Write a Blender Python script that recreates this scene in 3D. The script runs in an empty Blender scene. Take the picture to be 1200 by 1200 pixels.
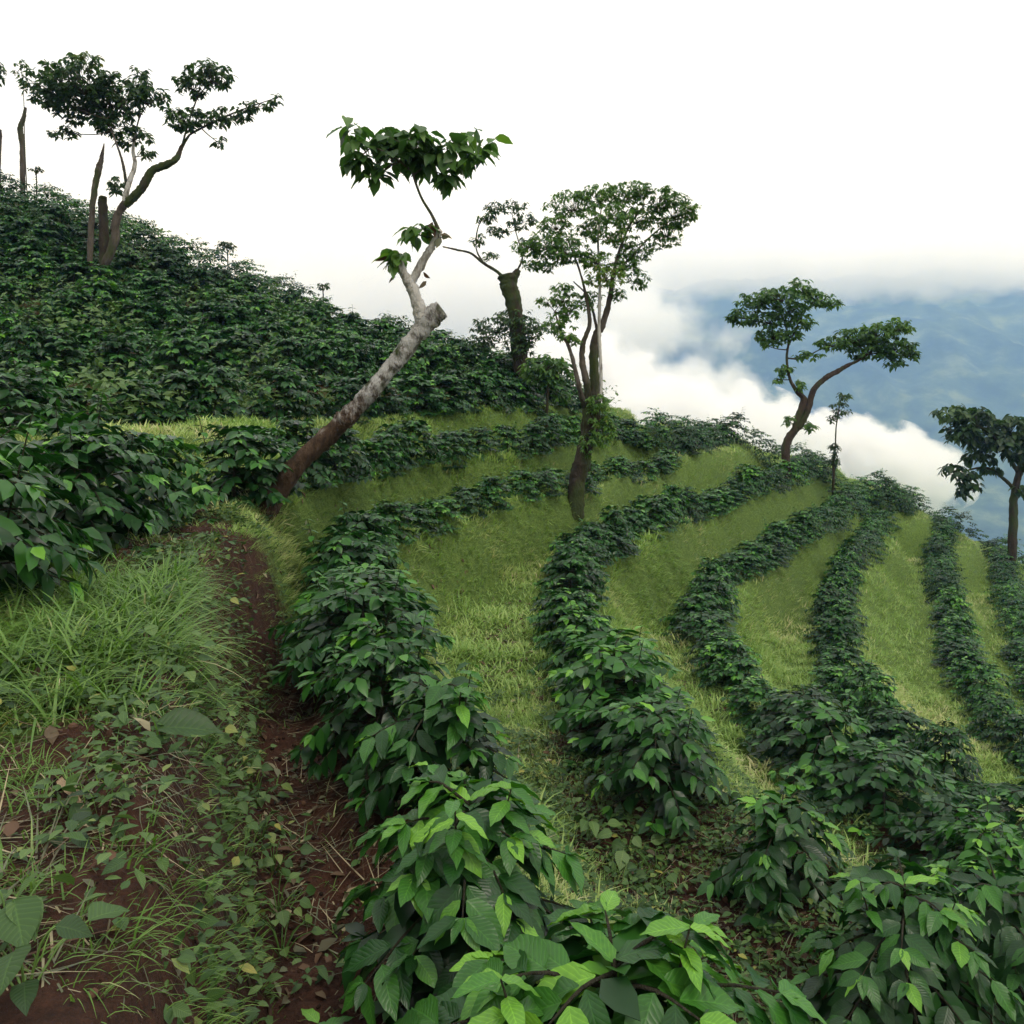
import bpy, math, random
import numpy as np
from mathutils import Vector

# ------------------------------------------------------------------ camera, sky, sun, exposure
SC = bpy.context.scene
COL = SC.collection
R = math.radians
F, CX, HY = 1040.0, 600.0, 460.0          # focal length in photo pixels, centre column, eye-level line
cam_d = bpy.data.cameras.new('camera')
cam_d.sensor_width = 36.0
cam_d.lens = 36.0 * F / 1200.0
cam_d.shift_y = -(600.0 - HY) / 1200.0
cam_d.clip_start = 0.05
cam_d.clip_end = 20000.0
cam = bpy.data.objects.new('camera', cam_d)
cam.rotation_euler = (R(90), 0, 0)
COL.objects.link(cam)
SC.camera = cam

SUN_EL, SUN_AZ = R(58), R(150)            # azimuth clockwise from +Y: behind and to the right of the camera
world = bpy.data.worlds.new('World')
SC.world = world
world.use_nodes = True
wn, wl = world.node_tree.nodes, world.node_tree.links
wn.clear()
w_out = wn.new('ShaderNodeOutputWorld')
w_bg = wn.new('ShaderNodeBackground')
w_sky = wn.new('ShaderNodeTexSky')
w_sky.sky_type = 'NISHITA'
w_sky.sun_disc = False
w_sky.sun_elevation = SUN_EL
w_sky.sun_rotation = SUN_AZ
w_tc = wn.new('ShaderNodeTexCoord')
w_no = wn.new('ShaderNodeTexNoise')
w_no.inputs['Scale'].default_value = 2.2
w_no.inputs['Detail'].default_value = 5.0
w_no.inputs['Roughness'].default_value = 0.55
w_map = wn.new('ShaderNodeMapping')
w_map.inputs['Scale'].default_value = (1.0, 1.0, 2.2)
w_rp = wn.new('ShaderNodeMapRange')       # how closed the cloud cover is: almost everywhere
w_rp.inputs['From Min'].default_value = 0.30
w_rp.inputs['From Max'].default_value = 0.47
w_rp.inputs['To Min'].default_value = 0.80
w_rp.inputs['To Max'].default_value = 1.0
w_mix = wn.new('ShaderNodeMix')
w_mix.data_type = 'RGBA'
CLOUD = 13.6
w_mix.inputs[7].default_value = (CLOUD, CLOUD * 1.015, CLOUD * 1.045, 1)
wl.new(w_tc.outputs['Generated'], w_map.inputs['Vector'])
wl.new(w_map.outputs[0], w_no.inputs['Vector'])
wl.new(w_no.outputs['Fac'], w_rp.inputs['Value'])
wl.new(w_rp.outputs[0], w_mix.inputs[0])
wl.new(w_sky.outputs[0], w_mix.inputs[6])
wl.new(w_mix.outputs[2], w_bg.inputs['Color'])
w_bg.inputs['Strength'].default_value = 0.1
wl.new(w_bg.outputs[0], w_out.inputs['Surface'])

sun_d = bpy.data.lights.new('sun', 'SUN')
sun_d.energy = 1.5
sun_d.angle = R(14)
sun_d.color = (1.0, 0.965, 0.90)
sun = bpy.data.objects.new('sun', sun_d)
sv = Vector((math.sin(SUN_AZ) * math.cos(SUN_EL), math.cos(SUN_AZ) * math.cos(SUN_EL), math.sin(SUN_EL)))
sun.rotation_euler = sv.to_track_quat('Z', 'Y').to_euler()
sun.location = sv * 60
COL.objects.link(sun)

SC.render.engine = 'CYCLES'
SC.view_settings.view_transform = 'Standard'
SC.view_settings.look = 'None'
SC.view_settings.gamma = 1.0
SC.view_settings.exposure = 0.0
SC.view_settings.use_curve_mapping = False
cy = SC.cycles
cy.max_bounces = 10
cy.diffuse_bounces = 3
cy.glossy_bounces = 2
cy.transmission_bounces = 3
cy.volume_bounces = 9
cy.use_denoising = True

rng = np.random.default_rng(7)
random.seed(7)

# ------------------------------------------------------------------ small helpers
def nrm(v):
    return v / np.maximum(np.linalg.norm(v, axis=-1, keepdims=True), 1e-9)

def sstep(a, b, x):
    t = np.clip((x - a) / (b - a), 0, 1)
    return t * t * (3 - 2 * t)

def hash2(i, j, s):
    h = np.sin(i * 127.1 + j * 311.7 + s * 74.7) * 43758.5453
    return h - np.floor(h)

def vnoise(x, y, s=0):
    i, j = np.floor(x), np.floor(y)
    fx, fy = x - i, y - j
    fx, fy = fx * fx * (3 - 2 * fx), fy * fy * (3 - 2 * fy)
    a, b = hash2(i, j, s), hash2(i + 1, j, s)
    c, d = hash2(i, j + 1, s), hash2(i + 1, j + 1, s)
    return (a * (1 - fx) + b * fx) * (1 - fy) + (c * (1 - fx) + d * fx) * fy

def fbm(x, y, s=0, n=4):
    v, a, t = 0.0, 0.5, 0.0
    for k in range(n):
        v = v + a * vnoise(x * 2 ** k, y * 2 ** k, s + k * 13)
        t += a
        a *= 0.5
    return v / t

def pw(px, py, d):
    """world point seen at photo pixel (px, py) at distance d along the view axis"""
    return np.array([(px - CX) / F * d, d, (HY - py) / F * d])

def tag(o, label=None, cat=None, group=None, kind=None):
    if label: o['label'] = label
    if cat: o['category'] = cat
    if group: o['group'] = group
    if kind: o['kind'] = kind
    return o

def empty(name, loc, rz=0.0, sc=1.0):
    o = bpy.data.objects.new(name, None)
    o.empty_display_size = 0.1
    o.location = loc
    o.rotation_euler = (0, 0, rz)
    o.scale = (sc, sc, sc)
    COL.objects.link(o)
    return o

def link(name, me, parent=None):
    o = bpy.data.objects.new(name, me)
    COL.objects.link(o)
    if parent is not None:
        o.parent = parent
    return o

class Acc:
    """collects quads with a tint and leaf coordinates per vertex; mesh() makes one mesh of them"""
    def __init__(s):
        s.v, s.f, s.t, s.l, s.n = [], [], [], [], 0
    def add(s, v, f, t=0.5, l=None):
        v = np.asarray(v, float).reshape(-1, 3)
        s.v.append(v)
        s.f.append(np.asarray(f, int).reshape(-1, 4) + s.n)
        s.t.append(np.broadcast_to(np.asarray(t, float), (len(v),)))
        s.l.append(np.zeros((len(v), 2)) if l is None else np.asarray(l, float).reshape(-1, 2))
        s.n += len(v)
    def mesh(s, name, mat, smooth=True):
        v, f = np.concatenate(s.v), np.concatenate(s.f)
        t, l = np.concatenate(s.t), np.concatenate(s.l)
        return mesh_np(name, v, f, mat, {'tint': t, 'leafu': l[:, 0], 'leafv': l[:, 1]}, smooth)
    def build(s, name, mat, parent=None, smooth=True):
        return link(name, s.mesh(name, mat, smooth), parent)

def mesh_np(name, v, f, mat, attrs=None, smooth=True):
    me = bpy.data.meshes.new(name)
    nf, k = f.shape
    me.vertices.add(len(v))
    me.vertices.foreach_set('co', np.ascontiguousarray(v, dtype=np.float32).ravel())
    me.loops.add(nf * k)
    me.loops.foreach_set('vertex_index', np.ascontiguousarray(f, dtype=np.int32).ravel())
    me.polygons.add(nf)
    me.polygons.foreach_set('loop_start', np.arange(0, nf * k, k, dtype=np.int32))
    me.polygons.foreach_set('use_smooth', np.full(nf, smooth, dtype=bool))
    me.update(calc_edges=True)
    for key, arr in (attrs or {}).items():
        me.attributes.new(key, 'FLOAT', 'POINT').data.foreach_set('value', np.ascontiguousarray(arr, dtype=np.float32))
    if mat is not None:
        me.materials.append(mat)
    return me

def tube(acc, pts, rad, sides=8, tint=0.5, rough=0.0, sub=4, seed=0, flat_end=False):
    """tapered limb along a smooth curve through pts"""
    P, Q = np.asarray(pts, float), np.asarray(rad, float)
    n = len(P)
    if n > 2 and sub > 1:
        ext = np.vstack([2 * P[0] - P[1], P, 2 * P[-1] - P[-2]])
        out, ro = [], []
        for i in range(n - 1):
            for a in np.linspace(0, 1, sub, endpoint=False):
                p0, p1, p2, p3 = ext[i:i + 4]
                out.append(0.5 * (2 * p1 + (p2 - p0) * a + (2 * p0 - 5 * p1 + 4 * p2 - p3) * a * a + (3 * p1 - p0 - 3 * p2 + p3) * a ** 3))
                ro.append(Q[i] * (1 - a) + Q[i + 1] * a)
        out.append(P[-1]); ro.append(Q[-1])
        P, Q = np.array(out), np.array(ro)
    n = len(P)
    T = nrm(np.gradient(P, axis=0))
    a = np.array([1.0, 0, 0]) if abs(T[0][0]) < 0.8 else np.array([0, 1.0, 0])
    rings = []
    lr = np.random.default_rng(seed + 11)
    ph = np.linspace(0, 2 * np.pi, sides, endpoint=False)
    base = lr.normal(0, 1, sides)
    for i in range(n):
        a = nrm(a - T[i] * np.dot(a, T[i]))
        b = np.cross(T[i], a)
        base = 0.6 * base + 0.8 * lr.normal(0, 1, sides)
        rr = Q[i] * (1 + rough * base)
        rings.append(P[i] + np.outer(np.cos(ph) * rr, a) + np.outer(np.sin(ph) * rr, b))
    if flat_end:
        rings.append(P[-1] + T[-1] * 0.1 * Q[-1] + (rings[-1] - P[-1]) * 0.75)
        rings.append(P[-1] + T[-1] * 0.0 * Q[-1] + (rings[-2] - P[-1]) * 0.03)
    else:
        rings.append(P[-1] + T[-1] * Q[-1] * 0.6 + (rings[-1] - P[-1]) * 0.05)
    n = len(rings)
    idx = np.arange(n * sides).reshape(n, sides)
    f = np.stack([idx[:-1], np.roll(idx, -1, 1)[:-1], np.roll(idx, -1, 1)[1:], idx[1:]], -1).reshape(-1, 4)
    acc.add(np.concatenate(rings), f, tint)

def leaf_tmpl(nseg=5, width=0.42, fold=0.10, droop=0.18, wave=0.03, skew=0.45, tip=0.02, seed=0):
    lr = np.random.default_rng(seed)
    x = np.linspace(0, 1, nseg + 1)
    w = np.sin(np.pi * np.clip(x, 0, 1) ** skew ** 0.5) ** 0.85 * width / 2
    w = np.maximum(w, 0.012); w[-1] = tip * width * 0.4; w[0] = 0.015
    if nseg > 3: w[-2] *= 0.82                     # drawn-out tip
    ph = lr.uniform(0, 6)
    z = -droop * x ** 1.8
    v, l = [], []
    for i in range(nseg + 1):
        e = fold * w[i] / (width / 2) * 0.5
        wv = wave * math.sin(ph + i * 2.2)
        v += [(x[i], -w[i], z[i] + e + wv), (x[i], 0, z[i]), (x[i], w[i], z[i] + e - wv * 0.8)]
        l += [(x[i], -1), (x[i], 0), (x[i], 1)]
    f = []
    for i in range(nseg):
        a = i * 3
        f += [(a, a + 3, a + 4, a + 1), (a + 1, a + 4, a + 5, a + 2)]
    return np.array(v), np.array(f), np.array(l, float)

def blade_tmpl(nseg=3, width=0.07, droop=0.5):
    x = np.linspace(0, 1, nseg + 1)
    v, l = [], []
    for i, t in enumerate(x):
        w = width / 2 * (1 - t ** 1.6) + 0.002
        v += [(t * (1 - 0.25 * droop * t), -w, -droop * t * t), (t * (1 - 0.25 * droop * t), w, -droop * t * t)]
        l += [(t, -1), (t, 1)]
    f = [(2 * i, 2 * i + 2, 2 * i + 3, 2 * i + 1) for i in range(nseg)]
    return np.array(v), np.array(f), np.array(l, float)

def scatter(acc, tmpls, pos, d, n, size, tint):
    """adds one transformed copy of a template per row of pos; d = axis, n = side that faces up"""
    pos, d, n = np.asarray(pos, float), nrm(np.asarray(d, float)), np.asarray(n, float)
    N = len(pos)
    if N == 0: return
    size = np.broadcast_to(size, (N,)); tint = np.broadcast_to(tint, (N,))
    z = nrm(n - d * np.sum(n * d, -1, keepdims=True))
    y = np.cross(z, d)
    which = rng.integers(0, len(tmpls), N)
    for k, (tv, tf, tl) in enumerate(tmpls):
        s = which == k
        m = int(s.sum())
        if not m: continue
        M = np.stack([d[s], y[s], z[s]], 1) * size[s][:, None, None]      # rows are the axes
        vv = np.einsum('vi,nij->nvj', tv, M) + pos[s][:, None, :]
        ff = tf[None] + (np.arange(m) * len(tv))[:, None, None]
        acc.add(vv, ff, np.repeat(tint[s], len(tv)), np.tile(tl, (m, 1)))

# ------------------------------------------------------------------ materials
def nodes(name):
    m = bpy.data.materials.new(name)
    m.use_nodes = True
    t = m.node_tree
    t.nodes.clear()
    out = t.nodes.new('ShaderNodeOutputMaterial')
    def N(kind, **kw):
        n = t.nodes.new('ShaderNode' + kind)
        for k, v in kw.items():
            if k in n.inputs: n.inputs[k].default_value = v
            else: setattr(n, k, v)
        return n
    return m, t, out, N, t.links.new

def ramp(N, stops):
    r = N('ValToRGB')
    e = r.color_ramp.elements
    while len(e) < len(stops): e.new(0.5)
    for k, (p, c) in enumerate(stops):
        e[k].position = p
        e[k].color = (*c, 1)
    return r

def math_(N, L, op, a, b=None, clamp=False):
    n = N('Math', operation=op, use_clamp=clamp)
    for k, v in enumerate((a, b)):
        if v is None: continue
        if hasattr(v, 'is_linked') or hasattr(v, 'links'): L(v, n.inputs[k])
        else: n.inputs[k].default_value = v
    return n.outputs[0]

def leaf_mat(name, stops, rough=0.4, trans=0.18, veins=0.0, spec=0.5, coat=0.0, obj_var=0.25):
    """green by the leaf's own tint (0 old and dark .. 1 young), veins from the leaf's own coordinates"""
    m, t, out, N, L = nodes(name)
    a = N('Attribute', attribute_name='tint')
    oi = N('ObjectInfo')
    v = math_(N, L, 'MULTIPLY_ADD', oi.outputs['Random'], obj_var)
    v.node.inputs[2].default_value = -obj_var / 2
    tc = N('TexCoord')
    no = N('TexNoise', Scale=9.0, Detail=2.0)
    L(tc.outputs['Object'], no.inputs['Vector'])
    nv = math_(N, L, 'MULTIPLY_ADD', no.outputs['Fac'], 0.16); nv.node.inputs[2].default_value = -0.08
    s = math_(N, L, 'ADD', math_(N, L, 'ADD', a.outputs['Fac'], v), nv, True)
    r = ramp(N, stops)
    L(s, r.inputs['Fac'])
    col = r.outputs['Color']
    p = N('BsdfPrincipled', Roughness=rough)
    p.inputs['Specular IOR Level'].default_value = spec
    if veins:
        lu, lv = N('Attribute', attribute_name='leafu'), N('Attribute', attribute_name='leafv')
        av = math_(N, L, 'ABSOLUTE', lv.outputs['Fac'])
        ph = math_(N, L, 'SUBTRACT', math_(N, L, 'MULTIPLY', lu.outputs['Fac'], 62.0), math_(N, L, 'MULTIPLY', av, 14.0))
        side = math_(N, L, 'POWER', math_(N, L, 'ABSOLUTE', math_(N, L, 'SINE', math_(N, L, 'MULTIPLY', ph, 0.5))), 0.6)
        mid = math_(N, L, 'MULTIPLY', av, 9.0, True)
        hgt = math_(N, L, 'MULTIPLY', side, mid)
        mx = N('Mix', data_type='RGBA', blend_type='MULTIPLY')
        mx.inputs[0].default_value = 1.0
        vr = ramp(N, [(0.0, (1.75, 1.6, 1.5)), (0.35, (1.1, 1.08, 1.05)), (1.0, (0.92, 0.94, 0.95))])
        L(hgt, vr.inputs['Fac']); L(col, mx.inputs[6]); L(vr.outputs['Color'], mx.inputs[7])
        col = mx.outputs[2]
        b = N('Bump', Strength=veins, Distance=0.004)
        L(hgt, b.inputs['Height']); L(b.outputs[0], p.inputs['Normal'])
    L(col, p.inputs['Base Color'])
    tr = N('BsdfTranslucent')
    hs = N('HueSaturation', Saturation=1.1, Value=1.6)
    L(col, hs.inputs['Color']); L(hs.outputs[0], tr.inputs['Color'])
    mix = N('MixShader'); mix.inputs[0].default_value = trans
    L(p.outputs[0], mix.inputs[1]); L(tr.outputs[0], mix.inputs[2]); L(mix.outputs[0], out.inputs['Surface'])
    return m

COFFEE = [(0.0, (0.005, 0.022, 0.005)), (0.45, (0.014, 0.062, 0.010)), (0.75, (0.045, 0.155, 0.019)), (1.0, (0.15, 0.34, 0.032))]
M_coffee = leaf_mat('coffee_leaf', COFFEE, 0.34, 0.16, 0.0, 0.30, obj_var=0.36)
M_coffee_near = leaf_mat('coffee_leaf_veined', COFFEE, 0.34, 0.19, 0.2, 0.33, obj_var=0.4)
M_grass = leaf_mat('grass_blade', [(0.0, (0.12, 0.22, 0.045)), (0.5, (0.27, 0.40, 0.105)), (0.82, (0.42, 0.48, 0.19)), (1.0, (0.58, 0.52, 0.31))], 0.55, 0.3, 0, 0.3, obj_var=0.0)
M_tall = leaf_mat('tall_grass_blade', [(0.0, (0.04, 0.09, 0.014)), (0.5, (0.105, 0.21, 0.035)), (0.85, (0.19, 0.30, 0.07)), (1.0, (0.36, 0.34, 0.18))], 0.5, 0.3, 0, 0.35, obj_var=0.0)
M_weed = leaf_mat('weed_leaf', [(0.0, (0.014, 0.036, 0.01)), (0.45, (0.042, 0.095, 0.02)), (0.8, (0.10, 0.17, 0.045)), (1.0, (0.3, 0.28, 0.06))], 0.5, 0.2, 0.25, 0.35)
M_tree = leaf_mat('tree_leaf', [(0.0, (0.012, 0.03, 0.012)), (0.45, (0.03, 0.07, 0.018)), (0.8, (0.075, 0.14, 0.026)), (1.0, (0.16, 0.15, 0.04))], 0.45, 0.34, 0, 0.4, obj_var=0.1)
M_tree_light = leaf_mat('bright_tree_leaf', [(0.0, (0.02, 0.05, 0.014)), (0.45, (0.05, 0.12, 0.022)), (0.8, (0.12, 0.23, 0.035)), (1.0, (0.2, 0.2, 0.05))], 0.45, 0.36, 0, 0.4, obj_var=0.1)
M_dry = leaf_mat('dry_leaf', [(0.0, (0.05, 0.026, 0.014)), (0.35, (0.11, 0.06, 0.032)), (0.65, (0.10, 0.10, 0.06)), (0.85, (0.15, 0.17, 0.10)), (1.0, (0.34, 0.28, 0.17))], 0.65, 0.1, 0, 0.3, obj_var=0.0)

def bark_mat(name, dark, mid, pale, pale_amt, moss=(0.04, 0.055, 0.015), moss_amt=0.3, scale=6.0, foot=None):
    m, t, out, N, L = nodes(name)
    tc = N('TexCoord')
    mp = N('Mapping'); mp.inputs['Scale'].default_value = (1.0, 1.0, 0.45)
    L(tc.outputs['Object'], mp.inputs['Vector'])
    n1 = N('TexNoise', Scale=scale, Detail=6.0, Roughness=0.65)
    n2 = N('TexNoise', Scale=scale * 0.45, Detail=3.0)
    n3 = N('TexNoise', Scale=scale * 5, Detail=4.0, Roughness=0.7)
    for n in (n1, n2, n3): L(mp.outputs[0], n.inputs['Vector'])
    r = ramp(N, [(0.32, dark), (0.55, mid), (0.62, pale if pale_amt > 0.5 else mid), (0.78, pale)])
    if pale_amt > 0.5:
        e = r.color_ramp.elements; e[0].position = 0.22; e[1].position = 0.40; e[2].position = 0.50; e[3].position = 0.75
    L(n1.outputs['Fac'], r.inputs['Fac'])
    mr = N('MapRange'); mr.inputs['From Min'].default_value = 0.62 - 0.3 * moss_amt; mr.inputs['From Max'].default_value = 0.72 - 0.25 * moss_amt
    L(n2.outputs['Fac'], mr.inputs['Value'])
    mx = N('Mix', data_type='RGBA'); L(mr.outputs[0], mx.inputs[0]); L(r.outputs[0], mx.inputs[6]); mx.inputs[7].default_value = (*moss, 1)
    p = N('BsdfPrincipled', Roughness=0.9); p.inputs['Specular IOR Level'].default_value = 0.2
    if foot:                                              # earthy mossy bark up to this height on the stem
        sx = N('SeparateXYZ'); L(tc.outputs['Object'], sx.inputs[0])
        fm = N('MapRange'); fm.inputs['From Min'].default_value = foot + 0.25; fm.inputs['From Max'].default_value = foot - 0.25
        L(math_(N, L, 'ADD', sx.outputs['Z'], math_(N, L, 'MULTIPLY', math_(N, L, 'SUBTRACT', n1.outputs['Fac'], 0.5), 1.6)), fm.inputs['Value'])
        fr_ = ramp(N, [(0.3, (0.025, 0.018, 0.011)), (0.5, (0.075, 0.045, 0.027)), (0.7, (0.13, 0.085, 0.055))]); L(n1.outputs['Fac'], fr_.inputs['Fac'])
        m2 = N('Mix', data_type='RGBA'); L(fm.outputs[0], m2.inputs[0]); L(mx.outputs[2], m2.inputs[6]); L(fr_.outputs[0], m2.inputs[7])
        mx = m2
    L(mx.outputs[2], p.inputs['Base Color'])
    b = N('Bump', Strength=1.0, Distance=0.08)
    ad = math_(N, L, 'ADD', n1.outputs['Fac'], math_(N, L, 'MULTIPLY', n3.outputs['Fac'], 0.5))
    L(ad, b.inputs['Height']); L(b.outputs[0], p.inputs['Normal']); L(p.outputs[0], out.inputs['Surface'])
    return m

M_bark_pale = bark_mat('pale_lichen_bark', (0.07, 0.055, 0.04), (0.22, 0.20, 0.17), (0.50, 0.48, 0.44), 0.8, moss_amt=0.12, scale=5.0)
M_bark_lean = bark_mat('pale_bark_with_earthy_foot', (0.03, 0.025, 0.02), (0.16, 0.145, 0.125), (0.46, 0.45, 0.42), 0.8, moss_amt=0.25, scale=11.0, foot=1.25)
M_bark = bark_mat('grey_brown_bark', (0.035, 0.027, 0.02), (0.10, 0.083, 0.065), (0.34, 0.31, 0.27), 0.3, moss_amt=0.4, scale=4.0)
M_bark_dark = bark_mat('dark_mossy_bark', (0.018, 0.014, 0.01), (0.05, 0.038, 0.026), (0.12, 0.10, 0.08), 0.2, moss_amt=0.6, scale=5.0)
M_bark_red = bark_mat('brown_bark', (0.02, 0.014, 0.01), (0.06, 0.042, 0.03), (0.16, 0.13, 0.10), 0.3, moss_amt=0.35, scale=5.0)
M_stem = bark_mat('coffee_stem', (0.03, 0.03, 0.018), (0.07, 0.062, 0.04), (0.14, 0.12, 0.09), 0.2, moss_amt=0.2, scale=30.0)
M_wood = bark_mat('split_wood', (0.26, 0.15, 0.08), (0.5, 0.36, 0.22), (0.62, 0.48, 0.32), 0.3, moss_amt=-0.5, scale=14.0)

# ------------------------------------------------------------------ the hillside: contour rows in world metres
def row(z, pts, head=()):
    """head: (x, y) on the hillside; pts: (column, line) of the row's foot in the photograph at level z -> (x, y, z)"""
    o = [(x, y, z) for x, y in head]
    for q in pts:
        y = q[2] if len(q) > 2 else -z * F / (q[1] - HY)
        o.append(tuple(pw(q[0], q[1], y)))
    return np.array(o)

def rowd(pts):
    return np.array([pw(*p) for p in pts])

ROWS = {
    0: row(-1.35, [(60, 650), (160, 620), (250, 595), (330, 575), (380, 562, 13.6), (430, 555, 15.4), (520, 545, 18.5), (600, 538, 21), (680, 525, 25), (722, 511, 30)],
           [(-1.5, -3), (-1.75, 0), (-1.95, 1.5), (-2.4, 3.2), (-3.2, 5.2)]),
    1: row(-2.45, [(470, 930), (430, 800), (410, 700), (418, 668, 11.9), (450, 636, 13.4), (490, 618, 14.7), (560, 595, 16.8), (640, 575, 19.2), (720, 555, 23.4), (800, 530, 30), (850, 516, 37)],
           [(1.2, -2), (0.75, 0.5), (0.27, 2.5), (-0.19, 3.8)]),
    2: row(-3.6, [(1080, 1180), (930, 1030), (790, 930), (720, 820), (675, 760), (664, 700, 15.2), (700, 650, 18.2), (780, 610, 23.2), (860, 585, 28.5), (915, 570, 33), (960, 552, 40)],
           [(4.0, 0), (3.1, 2.7)]),
    3: row(-4.8, [(1180, 1080), (1090, 990), (1000, 920), (900, 840), (840, 780), (822, 735), (850, 690), (900, 655), (950, 625), (985, 603), (1020, 582)],
           [(6.8, 1.5), (5.4, 5)]),
    4: row(-6.0, [(1200, 990), (1100, 920), (1030, 860), (990, 800), (975, 740), (985, 690), (1010, 650), (1032, 618), (1056, 592)],
           [(9.2, 4), (7.8, 8)]),
    5: row(-7.2, [(1250, 930), (1190, 880), (1140, 810), (1120, 750), (1110, 700), (1100, 655), (1106, 618)],
           [(12, 6), (10.6, 11)]),
    6: row(-8.4, [(1260, 860), (1215, 800), (1195, 740), (1180, 690), (1172, 650)], [(15.4, 9), (13.8, 15)]),
    7: row(-9.6, [(1280, 765), (1245, 705), (1228, 662)], [(18.5, 16)]),
    -1: rowd([(-60, 527, 11), (0, 525, 12), (110, 514, 14.2), (240, 503, 16.0), (330, 500, 17.4), (410, 494, 19.2), (500, 484, 22), (570, 478, 24.2), (640, 476, 27.5), (690, 482, 32)]),
    -2: rowd([(-60, 446, 18), (40, 444, 18.5), (160, 446, 19.4), (290, 446, 20.6), (400, 446, 22.4), (500, 448, 25.2), (600, 452, 28.5), (650, 464, 32)]),
    -3: rowd([(-60, 398, 21.5), (40, 396, 22), (160, 402, 22.8), (290, 411, 24), (400, 420, 25.6), (500, 429, 28.2), (580, 441, 31.5)]),
    -4: rowd([(-60, 346, 24.5), (40, 346, 25), (160, 358, 25.8), (290, 379, 27), (400, 401, 28.6), (480, 415, 31)]),
    -5: rowd([(-60, 298, 27.5), (40, 302, 28), (160, 322, 28.8), (280, 352, 30), (380, 384, 31.4)]),
    -6: rowd([(-60, 256, 30.5), (40, 264, 31), (150, 292, 31.8), (250, 326, 32.8), (330, 358, 33.8)]),
    -7: rowd([(-60, 226, 33.5), (30, 238, 34), (120, 272, 34.8), (200, 303, 35.6)]),
}
back = rowd([(-80, 232, 41), (80, 275, 42), (200, 320, 42), (330, 380, 41), (450, 430, 39), (560, 466, 40), (650, 500, 43)])
drop = rowd([(740, 545, 46), (850, 560, 60), (950, 600, 60), (1050, 640, 66), (1150, 680, 70)])
cp, cu = [], []
for k, p in ROWS.items():
    cp.append(p); cu += [k] * len(p)
cp.append(back); cu += [-7.6, -7.4, -7.0, -6.0, -4.6, -3.4, -2.0]
cp.append(drop); cu += [2.5, 3.5, 4.5, 5.8, 7.5]
extra = np.array([(-6, 2, 0.6), (-9, 8, 0.4), (-4.5, -4, 0.3), (8, -5, -7.5), (16, 0, -11), (4, -5, -4.2), (20, 10, -11.5)], float)
cp.append(extra); cu += [-1.6, -1.4, -1.5, 4.6, 8, 2.6, 8.2]
cp, cu = np.concatenate(cp), np.array(cu, float)

def tps_fit(P, val, lam=2e-4):
    n = len(P)
    r2 = ((P[:, None] - P[None]) ** 2).sum(-1)
    K = 0.5 * r2 * np.log(r2 + 1e-12) + lam * np.eye(n)
    A = np.zeros((n + 3, n + 3))
    A[:n, :n] = K
    A[:n, n] = A[n, :n] = 1
    A[:n, n + 1:] = P; A[n + 1:, :n] = P.T
    return np.linalg.solve(A, np.concatenate([val, np.zeros((3,) + val.shape[1:])]))

PS = cp[:, :2] / 10.0
W = tps_fit(PS, np.stack([cp[:, 2], cu], 1))

def tps_eval(x, y):
    q = np.stack([x, y], -1) / 10.0
    out = np.empty((len(q), 2)); dmin = np.empty(len(q))
    for a in range(0, len(q), 20000):
        b = q[a:a + 20000]
        r2 = ((b[:, None] - PS[None]) ** 2).sum(-1)
        dmin[a:a + 20000] = np.sqrt(r2.min(1)) * 10
        K = 0.5 * r2 * np.log(r2 + 1e-12)
        out[a:a + 20000] = K @ W[:len(PS)] + W[len(PS)] + b @ W[len(PS) + 1:]
    return out[:, 0], out[:, 1], dmin

def axis(segs, lo, hi):
    a = [segs[0][0]]
    for s, e, st in segs:
        n = max(1, int(round((e - s) / st)))
        a += list(np.linspace(s, e, n + 1)[1:])
    st = 1.0
    up = [a[-1]]
    while up[-1] < hi: up.append(up[-1] + st); st *= 1.18
    st = 1.0
    dn = [a[0]]
    while dn[-1] > lo: dn.append(dn[-1] - st); st *= 1.18
    up[-1], dn[-1] = hi, lo
    return np.array(dn[:0:-1] + a + up[1:])

GX = axis([(-24, -9, 0.4), (-9, -4.5, 0.14), (-4.5, 5, 0.065), (5, 12, 0.12), (12, 32, 0.25)], -3800, 3800)
GY = axis([(-6, 1.4, 0.35), (1.4, 9, 0.065), (9, 20, 0.11), (20, 50, 0.25)], -3800, 3800)
XX, YY = np.meshgrid(GX, GY)
xf, yf = XX.ravel(), YY.ravel()
z0, u0, dc = tps_eval(np.clip(xf, -60, 80), np.clip(yf, -40, 110))
w_far = sstep(5, 26, np.maximum(dc, np.maximum(np.abs(xf - np.clip(xf, -60, 80)), np.abs(yf - np.clip(yf, -40, 110)))))
sp = lambda a: np.logaddexp(0, a)
fall = np.maximum(0.55 * 12 * sp((0.55 * xf + 0.83 * (yf - 34)) / 12), 0.5 * 10 * sp((xf - 2) / 10))
rise = 0.45 * 14 * sp((-xf - 16) / 14) / (1 + np.exp((yf - 30) / 6))
z_far = -1.0 - fall + 90 * np.tanh(rise / 90)
z_far = -255 + 30 * sp((z_far + 255) / 30) - 4 + 14 * (fbm(xf / 90, yf / 90, 5) - 0.5) * sstep(30, 200, dc)
zz = z0 * (1 - w_far) + z_far * w_far
uu = np.clip(u0, -9, 12)
fr = uu - np.floor(uu)
slope_amp = (1 - sstep(2, 14, dc)) * sstep(-3.2, -0.6, uu)
S = sstep(0.10, 0.64, fr) * 1.06 - 0.06 * sstep(0.72, 0.98, fr)
S_cut = np.where(fr < 0.46, 0.05 * fr / 0.46, 0.05 + 1.15 * sstep(0.46, 0.68, fr)) - 0.20 * sstep(0.82, 0.98, fr)      # cut bank above the near path
near_cut = ((uu > 0) & (uu < 1)) * (1 - sstep(8.5, 12, yf))
S = S * (1 - near_cut) + S_cut * near_cut
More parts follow.
